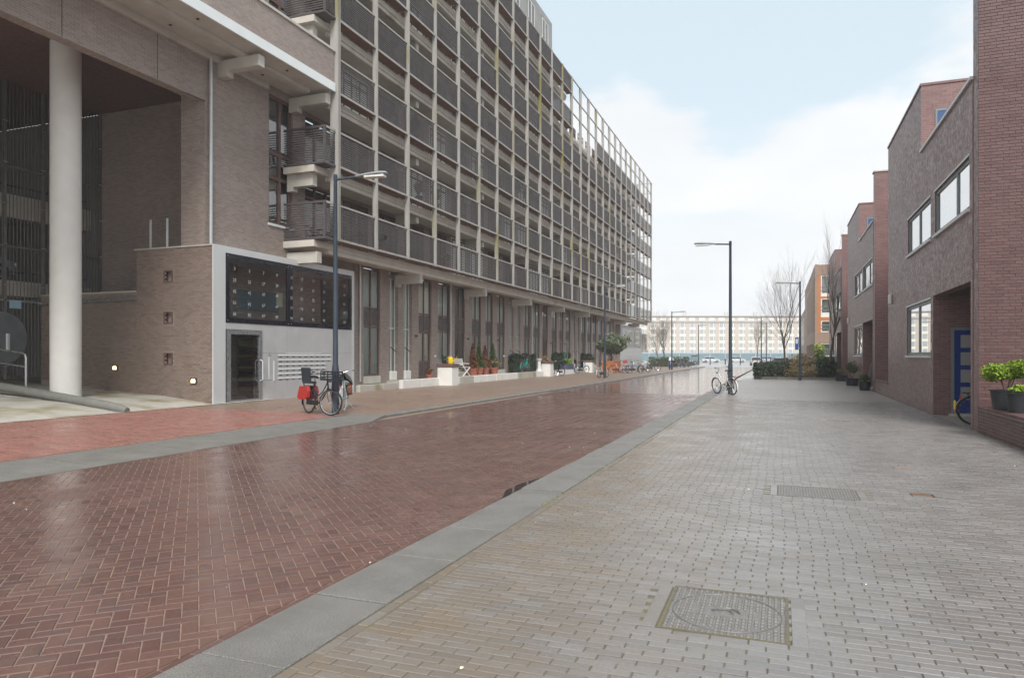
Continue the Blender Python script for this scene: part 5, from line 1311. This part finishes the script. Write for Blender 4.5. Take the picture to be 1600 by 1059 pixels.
for z0, z1, sp_ in ((7.98, 9.94, None), (5.95, 7.5, (7.5, 7.72)), (4.01, 5.2, None), (1.5, 2.86, None)):
    f = MB(); x0, x1 = OX+.57, OX+(3.09 if z1 > 3 else 3.39)
    for q in ((x0, x1, z0, z0+.1), (x0, x1, z1-.1, z1), (x0, x0+.1, z0+.1, z1-.1), (x1-.1, x1, z0+.1, z1-.1), (x0+.8, x0+.95, z0+.1, z1-.1)): f.box(q[0], q[1], OY+.05, OY+.14, q[2], q[3])
    w_ = f.build('window', M_FRAMEW, ob)
    MB().quad((x0, OY+.1, z0), (x1, OY+.1, z0), (x1, OY+.1, z1), (x0, OY+.1, z1)).build('pane', M_GLASS, w_)
    MB().quad((x0, OY+.4, z0), (x1, OY+.4, z0), (x1, OY+.4, z1), (x0, OY+.4, z1)).build('curtain', M_CURT, w_)
    for dz in (.35, .7): MB().box(x0, x1, OY+.0, OY+.03, z0+dz, z0+dz+.05).build('guard_bar', M_LAMPH, w_)
for z0, z1 in ((7.5, 7.97), (5.2, 5.94)): MB().box(OX+.57, OX+3.09, OY+.03, OY+.25, z0, z0+(z1-z0)*.5).build('orange_band', M_ORANGE, ob); MB().box(OX+.57, OX+3.09, OY+.04, OY+.25, z0+(z1-z0)*.5, z1).build('white_band', M_WOODW, ob)
for a, b, c_, d in slits: MB().box(OX+.08, OX+.12, a, b, c_, d).build('slit_pane', M_FARWIN, ob)
for k in range(9): MB().box(OX+.02, OX+.06, OY+1.05, OY+2.55, 4.6+k*.6, 4.7+k*.6).build('louvre', M_ORANGE, ob)
lb_ = empty('rear_building', (0, 0, 0), 0, 'lower brick wing behind the orange-framed corner building', 'building')
MB().box(OX, 16, OY+33, OY+58, 0, 8.4).build('brick_wall', M_FARBRICK, lb_)
for k in range(6): MB().box(OX-.03, OX, OY+35+k*3.6, OY+36.6+k*3.6, 3.2, 7.2).build('window', M_FARWIN, lb_)

# ------------------------------------------------------------------ far apartment slab, barrier and cars (turned towards the camera street)
rgt = Vector((math.cos(YAW), math.sin(YAW), 0)); fwd = Vector((-math.sin(YAW), math.cos(YAW), 0))
def far(u, w): p = rgt*u+fwd*w; return (p.x, p.y, 0)
DW = 285.0
fb = empty('far_apartment_slab', far(85, DW), YAW, 'long pale flat-roofed apartment block with cream window bays closing the street', 'building')
k_ = DW/1100
top, band = 1.6+61*k_, 1.6+52*k_
MB().box(-58, 58, 0, 10, 0, band).build('wall', M_FARHAZED, fb)
MB().box(-58.4, 58.4, -.4, 10.4, band, band+.35).build('cornice', M_CONC, fb)
MB().box(-58, 58, .5, 10, band+.35, top).build('attic', M_FARHAZED, fb)
MB().box(-58.3, 58.3, -.1, 10.3, top, top+.25).build('roof_edge', M_CONC, fb)
sx_ = 15.35*k_
wf = MB().box(-1.1, 1.1, -.07, -.01, 0, 1.75).mesh('window', M_FARWIN); wmu = MB().box(.5, .75, -.13, -.075, 0, 1.75).box(-1.1, -.95, -.13, -.075, 0, 1.75).mesh('mullion', M_WOODW)
pan = MB().box(-1.25, 1.25, -.16, -.01, -.95, 0).mesh('cream_panel', M_CREAM); aw = MB().box(-1.2, 1.2, .42, .49, 0, 1.1).mesh('attic_window', M_WOODW)
for i in range(-14, 15):
    x = i*sx_
    link('attic_window', aw, None, fb, (x, 0, band+.6))
    for r_ in range(5):
        o = link('window', wf, None, fb, (x, 0, band-2.15-r_*2.7)); link('mullion', wmu, None, o); link('cream_panel', pan, None, o)
for x in (-38, -26, -14, 3, 15, 30):
    c_ = MB().box(x-.8, x+.8, 4, 5, top+.25, top+.9).box(x-.7, x-.4, 4.2, 4.8, top+.9, top+2).box(x+.4, x+.7, 4.2, 4.8, top+.9, top+2); c_.build('chimney', M_CONC, fb)
br_ = empty('blue_barrier', far(58, 185), YAW, 'long blue-grey barrier wall with pale posts at the far cross street', 'barrier')
x = -34.0
while x < 36:
    MB().box(x+.06, x+3.94, 0, .15, .15, 2.05).build('panel', M_TEALB, br_); MB().box(x-.08, x+.06, -.1, .2, 0, 2.7).build('post', M_CONC, br_); x += 4
MB().box(-34, 36, -.03, .18, 2.052, 2.25).build('top_rail', M_SIGNB, br_)
def make_car(label, loc, rz_, body, cat='car', group='cars at the far end of the street', lx=4.2):
    t = empty('parked_car', loc, rz_, label, cat, group)
    b = MB(); secs = [(-2.1, .62, .35, .62), (-2.05, .74, .28, .85), (-1.3, .84, .24, .95), (0, .86, .24, .93), (1.1, .85, .24, .90), (1.8, .78, .26, .76), (2.08, .62, .34, .62)]
    n = 8
    for x, w, z0, z1 in secs:
        for y, z in ((-w*.9, z0), (-w, z0+.15), (-w, z0+(z1-z0)*.6), (-w*.9, z1), (w*.9, z1), (w, z0+(z1-z0)*.6), (w, z0+.15), (w*.9, z0)): b.v.append((x, y, z))
    for k in range(len(secs)-1):
        for a in range(n): b.f.append((k*n+a, k*n+(a+1) % n, k*n+n+(a+1) % n, k*n+n+a))
    b.f.append(tuple(range(n-1, -1, -1))); b.f.append(tuple((len(secs)-1)*n+a for a in range(n)))
    b.build('body', body, t, True)
    def cab(xs, w0, w1, z0, z1, ins):
        m = MB(); a0, a1, b0, b1 = xs
        m.v = [(a0, -w0, z0), (b1, -w0, z0), (b1, w0, z0), (a0, w0, z0), (a1, -w1, z1), (b0, -w1, z1), (b0, w1, z1), (a1, w1, z1)]
        m.f = [(0, 1, 5, 4), (1, 2, 6, 5), (2, 3, 7, 6), (3, 0, 4, 7), (4, 5, 6, 7)]; return m
    cab((-1.75, -1.25, .35, 1.15), .78, .62, .90, 1.40, 0).build('greenhouse', M_CARG, t)
    cab((-1.34, -1.2, .3, .44), .64, .60, 1.37, 1.45, 0).build('roof', body, t)
    for s_ in (-1, 1):
        for x0, x1 in ((-1.75, -1.25), (-.35, -.35), (1.15, .35)): MB().tube((x0, s_*.785, .90), (x1, s_*.635, 1.40), .03, n=5).build('pillar', body, t)
        MB().bbox(1.98, 2.07, s_*.5-.14, s_*.5+.14, .58, .72, .02).build('headlight', M_LENS, t); MB().bbox(-2.1, -2.04, s_*.58-.1, s_*.58+.1, .62, .82, .02).build('tail_light', M_REDP, t)
        MB().bbox(.95, 1.1, s_*.86-.05, s_*.86+.06, .93, 1.05, .02).build('mirror', body, t); MB().box(-.55, -.35, s_*.86-.015, s_*.86+.015, .74, .78).build('door_handle', M_BLK, t)
        for x in (-1.3, 1.32):
            w = MB().lathe((x, s_*.78-.1, .31), [(.2, 0), (.31, .0), (.31, .2), (.2, .2)], 22, 'y').build('wheel', M_TYRE, t, True); MB().lathe((x, s_*.78-.105, .31), [(.0, 0), (.2, 0), (.2, .21), (0, .21)], 16, 'y').build('rim', M_CHROME, w)
    MB().box(-2.13, -2.1, -.26, .26, .5, .62).box(2.08, 2.11, -.26, .26, .45, .56).build('number_plate', M_YEL, t)
    return t
make_car('silver car on the lower parking deck behind the steel gate', (-26.48, 15.4, 4.22), R(90), M_SILVER, group='cars on the parking deck')
cp_ = far(83*1.0, 205)
make_car('dark estate car parked beyond the hedge island', (.5, 108, -.14), R(8), M_CARD)
make_car('white car in front of the blue barrier, left of the lamp post', (*far(46.5, 165)[:2], -.14), YAW, M_CARW)
make_car('white car in front of the blue barrier, right of the lamp post', (*far(53.5, 168)[:2], -.14), YAW, M_CARW)
make_car('pale grey car at the right end of the blue barrier', (*far(61, 168)[:2], -.14), YAW, M_SILVER)
make_car('white car just left of the hedge island', (-4.0, 130, -.14), R(95), M_CARW)
make_car('dark car parked at the end of the left pavement', (-13.5, 104, -.14), R(10), M_CARD)
bo = None
for k in range(9):
    b_ = MB().lathe((0, 0, -.14), [(.1, 0), (.1, .95), (.08, 1.05), (0, 1.08)], 10)
    if bo is None: bo = b_.mesh('bollard', M_BLK, True)
    o = tag(link('bollard', bo, None, None, (*far(38+k*2.9, 135)[:2], 0)), ('leftmost', 'second', 'third', 'fourth', 'fifth', 'sixth', 'seventh', 'eighth', 'rightmost')[k]+' dark bollard, counted from the left, in the row across the far street end', 'bollard', 'far bollards')
wb = empty('waste_bin', (*far(34.5, 133)[:2], -.14), YAW, 'dark waste bin at the left end of the far bollards', 'bin'); MB().bbox(-.5, .5, -.4, .4, 0, 1.6, .05).build('body', M_TEALB, wb); MB().bbox(-.54, .54, -.44, .44, 1.602, 1.75, .05).build('lid', M_BLK, wb)

# ------------------------------------------------------------------ haze
hb_ = MB().box(-150, 320, -40, 480, -1.2, 32.5)
m_, n_, l_, p_ = newmat('haze'); n_.remove(p_)
pv = n_.new('ShaderNodeVolumePrincipled'); pv.inputs['Color'].default_value = (.93, .96, 1, 1); pv.inputs['Density'].default_value = .0008
l_.new(pv.outputs[0], n_['Material Output'].inputs['Volume'])
tag(hb_.build('haze', m_), 'pale damp air hanging over the whole street', 'haze', kind='stuff')
